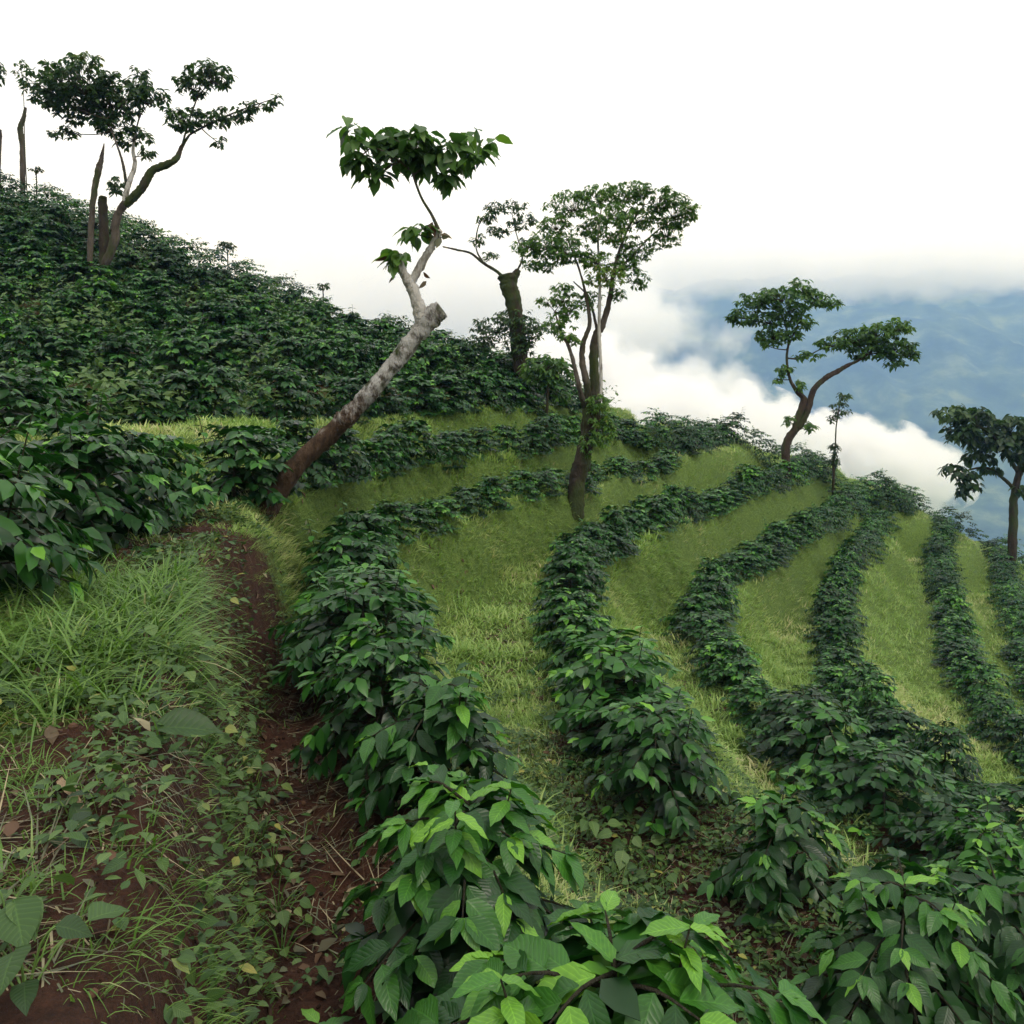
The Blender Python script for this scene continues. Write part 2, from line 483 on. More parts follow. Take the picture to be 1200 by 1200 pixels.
zz = zz + (fr - S) * 1.15 * slope_amp * 1.1
lump = (fbm(xf * 0.9, yf * 0.9, 1) - 0.5) * 0.24 + (fbm(xf * 3.4, yf * 3.4, 2) - 0.5) * 0.15 + (fbm(xf * 14, yf * 14, 3, 3) - 0.5) * 0.045
zz = zz + lump * (1 - sstep(60, 200, np.hypot(xf, yf)))
Z2, U2 = zz.reshape(XX.shape), uu.reshape(XX.shape)

def grid_at(G, x, y):
    x, y = np.atleast_1d(np.asarray(x, float)), np.atleast_1d(np.asarray(y, float))
    i = np.clip(np.searchsorted(GX, x) - 1, 0, len(GX) - 2)
    j = np.clip(np.searchsorted(GY, y) - 1, 0, len(GY) - 2)
    a = np.clip((x - GX[i]) / (GX[i + 1] - GX[i]), 0, 1)
    b = np.clip((y - GY[j]) / (GY[j + 1] - GY[j]), 0, 1)
    return (G[j, i] * (1 - a) + G[j, i + 1] * a) * (1 - b) + (G[j + 1, i] * (1 - a) + G[j + 1, i + 1] * a) * b

gz = lambda x, y: grid_at(Z2, x, y)
gu = lambda x, y: grid_at(U2, x, y)

def downhill(x, y, e=0.25):
    g = np.stack([gz(x + e, y) - gz(x - e, y), gz(x, y + e) - gz(x, y - e)], -1) / (2 * e)
    return -g

def ground_at(px, py):
    """where the sight line through photo pixel (px, py) meets the hillside"""
    d = np.concatenate([np.linspace(1.6, 12, 700), np.linspace(12, 60, 700)])
    p = pw(px, py, d[:, None, None])[0] if False else np.stack([(px - CX) / F * d, d, (HY - py) / F * d], -1)
    hit = np.nonzero(p[:, 2] < gz(p[:, 0], p[:, 1]))[0]
    return p[hit[0]] if len(hit) else p[-1]

def grass_amount(x, y, u):
    f = u - np.floor(u)
    wide = 0.22 * sstep(7.5, 11.5, y)                           # paths of the far terraces are overgrown
    bank = sstep(0.02, 0.10, f) * (1 - sstep(0.56 + wide, 0.74 + wide, f))
    bank = np.maximum(bank, 0.85 * sstep(10.5, 12.5, y))
    n = fbm(x * 0.8, y * 0.8, 21)
    n2 = fbm(x * 2.6, y * 2.6, 23)
    g = bank * np.maximum(sstep(0.26, 0.44, n + 0.25 * (n2 - 0.5) + 0.05), sstep(10.5, 12.5, y) * (0.6 + 0.4 * sstep(0.24, 0.34, n * 0.6 + n2 * 0.4)))
    near = 1 - sstep(8.5, 11.0, y)                        # the cut bank above the near path: mostly bare soil
    top = (1 - sstep(0.20, 0.42, f)) * sstep(0.3, 0.5, n2 + 0.1)
    raw = np.maximum(top * (1 - sstep(5.6, 6.8, y)) * sstep(3.2, 3.8, y), 0.2 * sstep(0.50, 0.64, n2))
    g = np.where((u > -0.15) & (u < 1.0), g * (1 - near) + raw * near, g)
    g = np.where((u > 1.3) & (u < 2.3) & (y < 7.5), g * 0.35, g)
    g = np.where(u <= -1.0, 0.35 + 0.4 * sstep(0.5, 0.65, n), np.where(u <= -0.15, np.maximum(g, 0.75), g))
    return g

GR = grass_amount(xf, yf, uu)
m, t, out, N, L = nodes('hillside_soil_and_turf')
tc = N('TexCoord')
n1 = N('TexNoise', Scale=1.3, Detail=6.0, Roughness=0.6)
n2 = N('TexNoise', Scale=11.0, Detail=8.0, Roughness=0.72)
n3 = N('TexNoise', Scale=60.0, Detail=4.0, Roughness=0.7)
vo = N('TexVoronoi', Scale=26.0)
for n in (n1, n2, n3, vo): L(tc.outputs['Object'], n.inputs['Vector'])
soil = ramp(N, [(0.30, (0.016, 0.008, 0.005)), (0.46, (0.055, 0.023, 0.013)), (0.60, (0.115, 0.046, 0.025)), (0.8, (0.17, 0.085, 0.05))])
L(math_(N, L, 'ADD', math_(N, L, 'MULTIPLY', n1.outputs['Fac'], 0.3), math_(N, L, 'ADD', math_(N, L, 'MULTIPLY', n2.outputs['Fac'], 0.4), math_(N, L, 'MULTIPLY', n3.outputs['Fac'], 0.3))), soil.inputs['Fac'])
turf = ramp(N, [(0.3, (0.03, 0.06, 0.012)), (0.46, (0.09, 0.155, 0.027)), (0.62, (0.19, 0.28, 0.06)), (0.85, (0.28, 0.30, 0.11))])
L(math_(N, L, 'ADD', math_(N, L, 'MULTIPLY', n2.outputs['Fac'], 0.6), math_(N, L, 'MULTIPLY', n3.outputs['Fac'], 0.4)), turf.inputs['Fac'])
ga = N('Attribute', attribute_name='grassy')
mr = N('MapRange'); mr.inputs['From Min'].default_value = 0.40; mr.inputs['From Max'].default_value = 0.62
L(math_(N, L, 'ADD', math_(N, L, 'MULTIPLY', ga.outputs['Fac'], 0.6), math_(N, L, 'MULTIPLY', n2.outputs['Fac'], 0.45)), mr.inputs['Value'])
mx = N('Mix', data_type='RGBA')
L(mr.outputs[0], mx.inputs[0]); L(soil.outputs[0], mx.inputs[6]); L(turf.outputs[0], mx.inputs[7])
p = N('BsdfPrincipled', Roughness=0.92); p.inputs['Specular IOR Level'].default_value = 0.25
L(mx.outputs[2], p.inputs['Base Color'])
b = N('Bump', Strength=1.0, Distance=0.09)
hh = math_(N, L, 'ADD', n2.outputs['Fac'], math_(N, L, 'MULTIPLY', n3.outputs['Fac'], 0.5))
hh = math_(N, L, 'SUBTRACT', hh, math_(N, L, 'MULTIPLY', vo.outputs['Distance'], 0.25))
L(hh, b.inputs['Height']); L(b.outputs[0], p.inputs['Normal']); L(p.outputs[0], out.inputs['Surface'])
M_ground = m
nx, ny = len(GX), len(GY)
idx = np.arange(nx * ny).reshape(ny, nx)
gf = np.stack([idx[:-1, :-1], idx[:-1, 1:], idx[1:, 1:], idx[1:, :-1]], -1).reshape(-1, 4)
ground = link('ground', mesh_np('ground', np.stack([xf, yf, zz], -1), gf, M_ground, {'grassy': GR}))
tag(ground, 'terraced red soil hillside with grassy banks', None, None, 'structure')
BARE = 'BARE' in globals()

# ------------------------------------------------------------------ the mountain across the valley
mxs, mys = np.linspace(-3000, 3400, 220), np.linspace(1150, 3600, 110)
MX, MY = np.meshgrid(mxs, mys)
ridge = 372 + 62 * np.tanh((MX - 700) / 900)
prof = sstep(1150, 3000, MY + 250 * (fbm(MX / 600, MY / 600, 8) - 0.5)) ** 0.9
gully = np.abs(fbm(MX / 260, MY / 600, 9, 6) - 0.5) * 2.6
MZ = -275 + prof * (ridge + 275) - gully * 120 * sstep(0.03, 0.5, prof) * (1 - 0.3 * prof) + 30 * (fbm(MX / 80, MY / 80, 10) - 0.5) * prof
idx = np.arange(MX.size).reshape(MX.shape)
mf = np.stack([idx[:-1, :-1], idx[:-1, 1:], idx[1:, 1:], idx[1:, :-1]], -1).reshape(-1, 4)
m, t, out, N, L = nodes('forested_slope')
tc = N('TexCoord')
n1 = N('TexNoise', Scale=0.012, Detail=10.0, Roughness=0.7)
L(tc.outputs['Object'], n1.inputs['Vector'])
r = ramp(N, [(0.38, (0.012, 0.022, 0.012)), (0.52, (0.045, 0.07, 0.03)), (0.66, (0.14, 0.17, 0.07))])
L(n1.outputs['Fac'], r.inputs['Fac'])
p = N('BsdfPrincipled', Roughness=0.95); p.inputs['Specular IOR Level'].default_value = 0.1
L(r.outputs[0], p.inputs['Base Color']); L(p.outputs[0], out.inputs['Surface'])
mountain = link('mountain', mesh_np('mountain', np.stack([MX.ravel(), MY.ravel(), MZ.ravel()], -1), mf, m))
tag(mountain, 'blue hazy mountain slope across the valley', None, None, 'structure')

# ------------------------------------------------------------------ clouds lying in the valley and on the mountain
def volume_mat(name, color, density, aniso=0.0, puffy=None):
    m, t, out, N, L = nodes(name)
    v = N('VolumePrincipled', Density=density, Anisotropy=aniso)
    v.inputs['Color'].default_value = (*color, 1)
    v.inputs['Absorption Color'].default_value = (1, 1, 1, 1)
    if puffy:                                             # soft-edged vapour: thins out to the rim, broken by billows
        tc = N('TexCoord')
        vm = N('VectorMath', operation='MULTIPLY_ADD')
        vm.inputs[1].default_value = (2, 2, 2); vm.inputs[2].default_value = (-1, -1, -1)
        L(tc.outputs['Generated'], vm.inputs[0])
        ln = N('VectorMath', operation='LENGTH'); L(vm.outputs[0], ln.inputs[0])
        no = N('TexNoise', Scale=puffy[0], Detail=6.0, Roughness=0.62)
        L(tc.outputs['Object'], no.inputs['Vector'])
        s = math_(N, L, 'ADD', math_(N, L, 'SUBTRACT', 0.95, ln.outputs['Value']), math_(N, L, 'MULTIPLY', math_(N, L, 'SUBTRACT', no.outputs['Fac'], 0.5), puffy[1]))
        mr = N('MapRange', interpolation_type='SMOOTHSTEP'); mr.inputs['From Min'].default_value = 0.0; mr.inputs['From Max'].default_value = puffy[2]; mr.inputs['To Max'].default_value = density
        L(s, mr.inputs['Value']); L(mr.outputs[0], v.inputs['Density'])
    L(v.outputs[0], out.inputs['Volume'])
    return m

def ico(sub):
    import bmesh
    bm = bmesh.new()
    bmesh.ops.create_icosphere(bm, subdivisions=sub, radius=1.0)
    v = np.array([q.co[:] for q in bm.verts]); f = np.array([[q.index for q in g.verts] for g in bm.faces])
    bm.free()
    return v, f

def n3d(p, s):
    return (vnoise(p[:, 0] + 3.1 * s, p[:, 1] + p[:, 2] * 0.71, s) + vnoise(p[:, 1] - 1.7 * s, p[:, 2] - p[:, 0] * 0.63, s + 5) + vnoise(p[:, 2] + s, p[:, 0] + p[:, 1] * 0.57, s + 9)) / 3

def billow(p, s):
    """puffy lumps: nearest of a cloud of random bubble centres"""
    lr = np.random.default_rng(s)
    out = np.zeros(len(p))
    for n, r_, a in ((60, 0.42, 0.55), (260, 0.2, 0.30), (900, 0.105, 0.15)):
        c = nrm(lr.normal(0, 1, (n, 3)))
        best = np.full(len(p), 9.0)
        for k in range(0, n, 60):
            best = np.minimum(best, np.linalg.norm(p[:, None] - c[None, k:k + 60], axis=-1).min(1))
        out += a * np.sqrt(np.clip(1 - (best / (r_ * 1.6)) ** 2, 0, 1))
    return out

IV, IF = ico(6)
M_cloud = volume_mat('cloud_vapour', (1, 1, 1), 0.07, 0.2, (0.030, 1.7, 0.22))
M_mist = volume_mat('mist_vapour', (1, 1, 1), 0.03, 0.2, (0.024, 2.4, 0.6))
M_cap = volume_mat('cloud_base_vapour', (1, 1, 1), 0.022, 0.1, (0.011, 1.5, 0.5))

def cloud(name, px, py, d, rx, ry, rdep, mat, seed, label, amp=0.55, tilt=0.0):
    c = pw(px, py, d)
    s = d / F
    b = billow(IV, seed) * amp + 1 - amp * 0.6
    v = IV * b[:, None] * np.array([rx * s, rdep, ry * s])
    o = link(name, mesh_np(name, v, IF, mat))
    o.location = c
    o.rotation_euler = (0, tilt, 0)
    tag(o, label, 'cloud', 'clouds in the valley', 'stuff')
    return o

cloud('cloud_bank', 800, 520, 900, 150, 70, 90, M_cloud, 3, 'white cumulus bank low in the valley beside the multi-stemmed tree')
cloud('cloud_bank', 985, 548, 960, 130, 58, 90, M_cloud, 4, 'white cloud bank low in the valley behind the small sapling', tilt=0.12)
cloud('cloud_bank', 640, 480, 1000, 130, 95, 110, M_cloud, 5, 'white cloud bank in the valley behind the ridge trees')
cloud('cloud_wisp', 735, 385, 1300, 62, 60, 60, M_mist, 6, 'thin white wisp of cloud rising along the mountain')
cloud('cloud_wisp', 790, 470, 1150, 100, 60, 70, M_mist, 7, 'thin veil of mist above the low cumulus bank')
cloud('cloud_cap', 1010, 314, 2000, 560, 40, 90, M_cap, 8, 'white cloud ceiling hiding the mountain top', 0.3)
cloud('cloud_cap', 540, 375, 1500, 310, 125, 120, M_cap, 9, 'white cloud swallowing the mountain behind the trees', 0.35)

haze = None
import bmesh
bm = bmesh.new()
bmesh.ops.create_cube(bm, size=1.0)
bmesh.ops.scale(bm, vec=(7800, 7800, 800), verts=bm.verts)
bmesh.ops.translate(bm, vec=(0, 0, -300 + 400), verts=bm.verts)
me = bpy.data.meshes.new('haze'); bm.to_mesh(me); bm.free()
me.materials.append(volume_mat('haze_air', (0.30, 0.53, 1.0), 0.00037, 0.0))
haze = link('haze', me)
tag(haze, 'pale blue haze in the valley air', None, None, 'stuff')

# ------------------------------------------------------------------ coffee bushes
LF_NEAR = [leaf_tmpl(8, w, fo, dr, 0.032, sk, seed=k) for k, (w, fo, dr, sk) in enumerate([(0.50, 0.12, 0.18, 0.62), (0.46, 0.10, 0.28, 0.55), (0.54, 0.14, 0.12, 0.66), (0.49, 0.05, 0.36, 0.6), (0.45, 0.18, 0.2, 0.5)])]
LF_MID = [leaf_tmpl(3, w, fo, dr, 0.02, 0.6, seed=k) for k, (w, fo, dr) in enumerate([(0.54, 0.14, 0.15), (0.50, 0.1, 0.3), (0.56, 0.2, 0.05)])]
LF_LOW = [leaf_tmpl(2, 0.5, 0.16, 0.2, 0.0, 0.6, seed=1)]

def bush_plan(r, H=1.0, RAD=0.6, nb=26, leaf=0.17, step=0.085, inner=0.3):
    """stem and side branches of a coffee bush; every node carries a pair of drooping leaves"""
    twigs, P, D, Nn, Sz, Ti, Br = [], [], [], [], [], [], []
    lean = r.normal(0, 0.05, 2)
    top = np.array([lean[0], lean[1], H * 0.80])
    stem = [np.zeros(3), np.array([lean[0] * 0.3, lean[1] * 0.3, H * 0.45]), top]
    az = r.uniform(0, 6.28)
    bx, by = r.uniform(0.85, 1.12), r.uniform(0.85, 1.12)
    for i in range(nb):
        tt = (i + 0.5) / nb
        az += 2.399 + r.normal(0, 0.25)
        h = H * (0.08 + 0.71 * tt)
        Lb = RAD * np.interp(tt, [0, 0.3, 0.7, 1], [0.88, 1.0, 0.86, 0.42]) * r.uniform(0.8, 1.15)
        el = R(np.interp(tt, [0, 0.6, 1], [0, 20, 34]) + r.normal(0, 8))
        out = np.array([math.cos(az) * bx, math.sin(az) * by, 0])
        base = np.array([lean[0] * tt, lean[1] * tt, h])
        n = max(3, int(Lb / step))
        pts = []
        for q in np.linspace(0, 1, n + 1):
            pts.append(base + out * Lb * q * math.cos(el) + np.array([0, 0, Lb * (q * math.sin(el) - 0.38 * q * q)]))
        pts = np.array(pts)
        pts[:, 2] = np.maximum(pts[:, 2], 0.06)
        twigs.append(pts)
        young = r.random() < 0.25 + 0.35 * tt
        for q in range(1, n + 1):
            fq = q / n
            if fq < (0.12 if tt > 0.7 else inner): continue
            ax = nrm(pts[q] - pts[q - 1])
            side = nrm(np.cross(ax, (0, 0, 1)) + 1e-6)
            for sgn in (-1, 1):
                if r.random() < 0.06: continue
                a = R(r.uniform(38, 72))
                d = ax * math.cos(a) + side * sgn * math.sin(a)
                d[2] -= r.uniform(0.05, 0.62)
                up = np.array([0, 0, 1.0]) + out * 0.45 + r.normal(0, 0.22, 3)
                if abs(d[2]) > 0.8: up = out + np.array([0, 0, 0.5])
                P.append(pts[q] + side * sgn * 0.012); D.append(d); Nn.append(up)
                Br.append(i); Sz.append(leaf * r.uniform(0.78, 1.18) * (0.85 if fq > 0.9 else 1.0))
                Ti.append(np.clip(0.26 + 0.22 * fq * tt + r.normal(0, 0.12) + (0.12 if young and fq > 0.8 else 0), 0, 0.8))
        ax = nrm(pts[-1] - pts[-2])
        side = nrm(np.cross(ax, (0, 0, 1)) + 1e-6)
        for sgn in (-1, 1):
            d = ax + side * sgn * 0.45 + np.array([0, 0, r.uniform(-0.2, 0.3)])
            P.append(pts[-1]); D.append(d); Nn.append(np.array([0, 0, 1.0]) + r.normal(0, 0.2, 3))
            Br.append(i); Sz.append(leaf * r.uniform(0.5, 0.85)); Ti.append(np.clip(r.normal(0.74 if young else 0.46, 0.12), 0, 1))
    for k in range(int(r.integers(1, 4))):                        # water shoots standing above the dome
        a = r.uniform(0, 6.28); q0 = r.uniform(0.05, 0.5) * RAD
        b0 = np.array([math.cos(a) * q0, math.sin(a) * q0, H * 0.45]); hs = H * r.uniform(0.36, 0.56)
        pts = np.array([b0 + np.array([math.cos(a) * 0.12 * q, math.sin(a) * 0.12 * q, hs * q]) for q in np.linspace(0, 1, 9)])
        twigs.append(pts)
        for q in range(3, 9):
            for sgn in (0, 1):
                b1 = a + q * 1.57 + sgn * 3.14
                P.append(pts[q]); D.append(np.array([math.cos(b1), math.sin(b1), r.uniform(-0.45, 0.2)])); Nn.append(np.array([-0.3 * math.cos(b1), -0.3 * math.sin(b1), 1.0]))
                Br.append(len(twigs) - 1); Sz.append(leaf * r.uniform(0.8, 1.1) * (1.1 - 0.05 * q)); Ti.append(np.clip(r.normal(0.28 + 0.05 * q, 0.1), 0, 1))
    for k in range(16):                                           # leader
        a = k * 2.4
        P.append(top - (0, 0, 0.012 * k * H)); D.append(np.array([math.cos(a), math.sin(a), 0.55])); Nn.append(np.array([-0.4 * math.cos(a), -0.4 * math.sin(a), 1.0]))
        Br.append(-1); Sz.append(leaf * r.uniform(0.55, 1.0)); Ti.append(np.clip(r.normal(0.7, 0.15), 0, 1))
    return stem, twigs, np.array(P), np.array(D), np.array(Nn), np.array(Sz), np.array(Ti), np.array(Br)

def stem_mesh(stem, twigs, name, sides=5, thick=0.018):
    a = Acc()
    tube(a, stem, [thick, thick * 0.8, thick * 0.3], sides, sub=3)
    for tw in twigs:
        tube(a, tw[[0, len(tw) // 2, -1]], [thick * 0.35, thick * 0.28, thick * 0.16], 3, sub=1)
    return a.mesh(name, M_stem)

VAR = []
for k in range(10):
    rr = np.random.default_rng(100 + k)
    pl = bush_plan(rr, 1.0, 0.58, int(rr.integers(36, 42)) + (0 if k < 5 else 12), 0.15 if k < 5 else 0.125, 0.056 if k < 5 else 0.046, 0.34 if k < 5 else 0.40)
    a = Acc(); scatter(a, LF_MID, *pl[2:5], pl[5], pl[6])
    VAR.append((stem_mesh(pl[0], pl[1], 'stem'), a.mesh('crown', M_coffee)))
LOW = []
for k in range(5):
    rr = np.random.default_rng(200 + k)
    pl = bush_plan(rr, 1.0, 0.64, 34, 0.165, 0.078, 0.48)
    LOW.append(pl)

NEARMESH = []
for k, (tv, tf, tl) in enumerate(LF_NEAR):
    for ti in (0.22, 0.34, 0.46, 0.6, 0.78, 0.95):
        NEARMESH.append(mesh_np('leaf', tv, tf, M_coffee_near, {'tint': np.full(len(tv), ti), 'leafu': tl[:, 0], 'leafv': tl[:, 1]}))
NT = np.array([0.22, 0.34, 0.46, 0.6, 0.78, 0.95])
from mathutils import Matrix

def near_bush(x, y, H, RAD, seed, label, leaf=0.17, nb=20, step=0.115, group=None, zoff=0.0, tip_boost=0.0, nleaf=290):
    r = np.random.default_rng(seed)
    z = float(gz(x, y)[0]) - 0.03 + zoff
    e = tag(empty('coffee_bush', (x, y, z)), label, 'bush', group)
    stem, twigs, P, D, Nn, Sz, Ti, Br = bush_plan(r, H, RAD, nb, leaf, step, 0.30)
    hold = {-1: link('stem', stem_mesh(stem, [], 'stem', 6, 0.02), e)}
    for j, tw in enumerate(twigs):
        a = Acc(); tube(a, tw[[0, len(tw) // 2, -1]], [0.008, 0.006, 0.003], 5, sub=3)
        hold[j] = a.build('branch', M_stem, e)
    outer = np.argsort(-(np.hypot(P[:, 0], P[:, 1]) / RAD + 1.5 * P[:, 2] / H))
    keep, rest = outer[:nleaf], outer[nleaf:]
    if len(rest):
        a = Acc(); scatter(a, LF_MID, P[rest], D[rest], Nn[rest], Sz[rest], Ti[rest])
        tag(a.build('inner_leaves', M_coffee, e), kind='stuff')
    D = nrm(D); Zz = nrm(Nn - D * np.sum(Nn * D, -1, keepdims=True)); Y = np.cross(Zz, D)
    for i in keep:
        k = int(r.integers(0, len(LF_NEAR)))
        ti = int(np.argmin(np.abs(NT - (Ti[i] + tip_boost))))
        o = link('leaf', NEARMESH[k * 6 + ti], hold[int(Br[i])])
        s = Sz[i]
        Y[i] *= r.uniform(0.82, 1.12)
        o.matrix_local = Matrix(((D[i][0] * s, Y[i][0] * s, Zz[i][0] * s, P[i][0]), (D[i][1] * s, Y[i][1] * s, Zz[i][1] * s, P[i][1]), (D[i][2] * s, Y[i][2] * s, Zz[i][2] * s, P[i][2]), (0, 0, 0, 1)))
    return e

NEAR = [
    # x, y, height, radius, seed, leaf, label
    (0.28, 2.52, 1.04, 0.64, 1, 0.2, 'large bright-leaved coffee bush at the bottom edge of the picture'),
    (-0.19, 3.75, 0.93, 0.56, 2, 0.19, 'coffee bush with pale tip leaves, second from the bottom in the path row'),
    (-0.62, 3.2, 0.5, 0.36, 3, 0.18, 'low drooping coffee bush against the dirt path, below the second bush'),
    (-0.42, 5.25, 0.88, 0.52, 4, 0.18, 'dark coffee bush third up the path row from the bottom edge'),
    (-1.0, 6.85, 0.86, 0.46, 5, 0.17, 'coffee bush fourth up the path row, beside the straw-coloured grass'),
    (2.2, 5.0, 1.02, 0.58, 6, 0.19, 'dark coffee bush low at the right, beyond the red soil gap'),
    (1.95, 6.4, 0.82, 0.5, 7, 0.17, 'sparse coffee bush above the red soil gap'),
    (1.32, 7.75, 1.05, 0.54, 8, 0.17, 'rounded coffee bush at the lower end of the second row'),
    (3.0, 5.4, 0.95, 0.55, 9, 0.18, 'shaded coffee bush in the bottom right corner'),
    (-3.75, 6.55, 1.3, 0.68, 10, 0.2, 'big-leaved coffee bush at the left edge above the tall grass'),
    (-3.6, 7.5, 1.25, 0.66, 12, 0.185, 'dense coffee bush with drooping leaves right of the left edge bush'),
]
near_xy = []
for (x, y, H, RD, sd, lf, lb) in NEAR:
    near_bush(x, y, H, RD, sd, lb, lf, nb=44 if sd < 3 else 34, step=0.068 if sd < 3 else 0.075, nleaf=290 if y < 5.5 else 230, group='large coffee bushes closest to the camera', tip_boost={1: 0.2, 2: 0.1}.get(sd, 0.0))
    near_xy.append((x, y))
near_xy = np.array(near_xy)

ORD = 'zeroth first second third fourth fifth sixth seventh eighth ninth tenth eleventh twelfth thirteenth fourteenth fifteenth sixteenth seventeenth eighteenth nineteenth'.split()
TEN = {2: 'twent', 3: 'thirt', 4: 'fort', 5: 'fift', 6: 'sixt', 7: 'sevent', 8: 'eight'}
def ordinal(n):
    if n < 20: return ORD[n]
    a, b = divmod(n, 10)
    return TEN[a] + 'ieth' if b == 0 else TEN[a] + 'y-' + ORD[b]

def walk(P, step, r):
    """points every step along a smooth curve through P"""
    ext = np.vstack([2 * P[0] - P[1], P, 2 * P[-1] - P[-2]])
    c = []
    for i in range(len(P) - 1):
        p0, p1, p2, p3 = ext[i:i + 4]
        for a in np.linspace(0, 1, 30, endpoint=False):
            c.append(0.5 * (2 * p1 + (p2 - p0) * a + (2 * p0 - 5 * p1 + 4 * p2 - p3) * a * a + (3 * p1 - p0 - 3 * p2 + p3) * a ** 3))
    c = np.array(c)
    s = np.concatenate([[0], np.cumsum(np.linalg.norm(np.diff(c[:, :2], axis=0), axis=1))])
    q = np.arange(0.3, s[-1], step)
    q = q + r.normal(0, step * 0.12, len(q))
    return np.stack([np.interp(q, s, c[:, 0]), np.interp(q, s, c[:, 1])], -1)

ROWTXT = {0: 'the row behind the leaning tree', 1: 'the row beside the dirt path', 2: 'the second row right of the path', 3: 'the third row right of the path', 4: 'the fourth row right of the path',
          5: 'the fifth row right of the path', 6: 'the sixth row right of the path', 7: 'the seventh row at the right edge', -1: 'the first tier above the leaning tree', -2: 'the second tier up the hillside',
          -3: 'the third tier up the hillside', -4: 'the fourth tier up the hillside', -5: 'the fifth tier up the hillside', -6: 'the sixth tier up the hillside', -7: 'the topmost tier on the skyline'}
ROWTXT[9] = 'the bushes along the spur skyline'
ROWS[9] = np.array([(3.4, 28.5, 0), (5.6, 32, 0), (8.2, 35.5, 0), (11, 37.5, 0), (13.6, 38.8, 0), (16.2, 40.4, 0), (18.6, 43, 0), (20.8, 46, 0), (23.2, 46.6, 0), (26, 45, 0), (29.5, 48, 0)])
cand = []
rr = np.random.default_rng(55)
for k, P in ROWS.items():
    step = (0.98 if k >= 0 else 0.95) if k < 9 else 0.75
    pts = walk(P, step, rr)
    if k < 0:
        extra_rows = [pts]
        if k <= -2:
            nxt = ROWS.get(k - 1)
            if nxt is not None:                              # the upper slope is planted closely: a line half-way to the next tier
                q2 = walk(nxt, step, rr)
                extra_rows.append(pts[:min(len(pts), len(q2))] * 0.5 + q2[:min(len(pts), len(q2))] * 0.5)
        pts = np.concatenate(extra_rows)
    pts = pts + rr.normal(0, 0.07 if k >= 0 else 0.16, pts.shape)
    n = {0: 2, 1: 4, 2: 4}.get(k, 0)                       # the nearest bushes of these rows are built above
    first = len(extra_rows[0]) if k < 0 else len(pts)
    for j, (x, y) in enumerate(pts):
        if j == first: n = 0
        if y < 4.2: continue
        z = float(gz(x, y)[0])
        px, py = CX + x / y * F, HY - (z + 0.6) / y * F
        if px < -70 or px > 1270 or py > 1290: continue
        if k in (0, 1, 2) and np.min(np.hypot(*(near_xy - (x, y)).T)) < 0.62: continue
        n += 1
        cand.append((y, k, n, x, z, ('just above ' if j >= first else '') + ROWTXT[k]))
cand.sort()
IND, REST = cand[:284], cand[284:]
for (y, k, n, x, z, i) in IND:
    if k >= 0: H, wd = rr.uniform(0.66, 1.2), rr.uniform(0.9, 1.28) * (1.12 if y < 13 and k > 1 else 1.0)
    else: H, wd = rr.uniform(1.1, 1.5), rr.uniform(1.2, 1.5)
    if k == 0 and y < 14: H, wd = (rr.uniform(1.3, 1.42) if y < 8.8 else rr.uniform(1.0, 1.15)), rr.uniform(1.08, 1.25)
    if k == 1 and y > 12.5: H, wd = rr.uniform(0.6, 0.74), rr.uniform(0.8, 0.95)
    if k == 0 and y > 14: H, wd = rr.uniform(0.86, 1.02), rr.uniform(0.92, 1.1)
    if k > 0 and rr.random() < 0.07: H, wd = H * 0.7, wd * 0.75
    lab = f'coffee bush, {ordinal(n)} from the ' + ('near' if 0 <= k < 9 else 'left') + (f' end {i}' if i.startswith('just') else f' end of {i}')
    e = tag(empty('coffee_bush', (x, y, z - 0.05), rr.uniform(0, 6.28)), lab, 'bush', 'coffee bushes ' + ('' if i.startswith('just') else 'in ') + i)
    e.scale = (wd, wd, H)
    sm, lm = VAR[int(rr.integers(0, 5)) + (0 if y < 11.5 else 5)]
    link('stem', sm, e); link('crown', lm, e)
acc = Acc()
for (y, k, n, x, z, i) in REST:
    pl = LOW[int(rr.integers(0, len(LOW)))]
    a = rr.uniform(0, 6.28)
    M = np.array([[math.cos(a), math.sin(a), 0], [-math.sin(a), math.cos(a), 0], [0, 0, 1]])
    H = rr.uniform(0.9, 1.15) if 0 <= k < 9 else rr.uniform(1.1, 1.55)
    wd = rr.uniform(1.05, 1.3) if k >= 0 else rr.uniform(1.25, 1.6)
    sc = np.array([wd, wd, H])
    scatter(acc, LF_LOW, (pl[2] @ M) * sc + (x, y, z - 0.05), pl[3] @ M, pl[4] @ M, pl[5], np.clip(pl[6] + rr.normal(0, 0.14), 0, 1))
tag(acc.build('coffee_bushes', M_coffee), 'far coffee bushes massed on the upper slope and spur', 'bushes', None, 'stuff')
print('bushes', len(NEAR) + len(IND), 'rest', len(REST))

# ------------------------------------------------------------------ shade trees
LF_TREE = [leaf_tmpl(3, w, fo, dr, 0.03, 0.6, seed=k + 20) for k, (w, fo, dr) in enumerate([(0.52, 0.2, 0.25), (0.46, 0.1, 0.4), (0.56, 0.25, 0.1)])]
LF_FINE = [leaf_tmpl(2, w, 0.15, dr, 0.0, 0.6, seed=k + 30) for k, (w, dr) in enumerate([(0.42, 0.2), (0.5, 0.3)])]

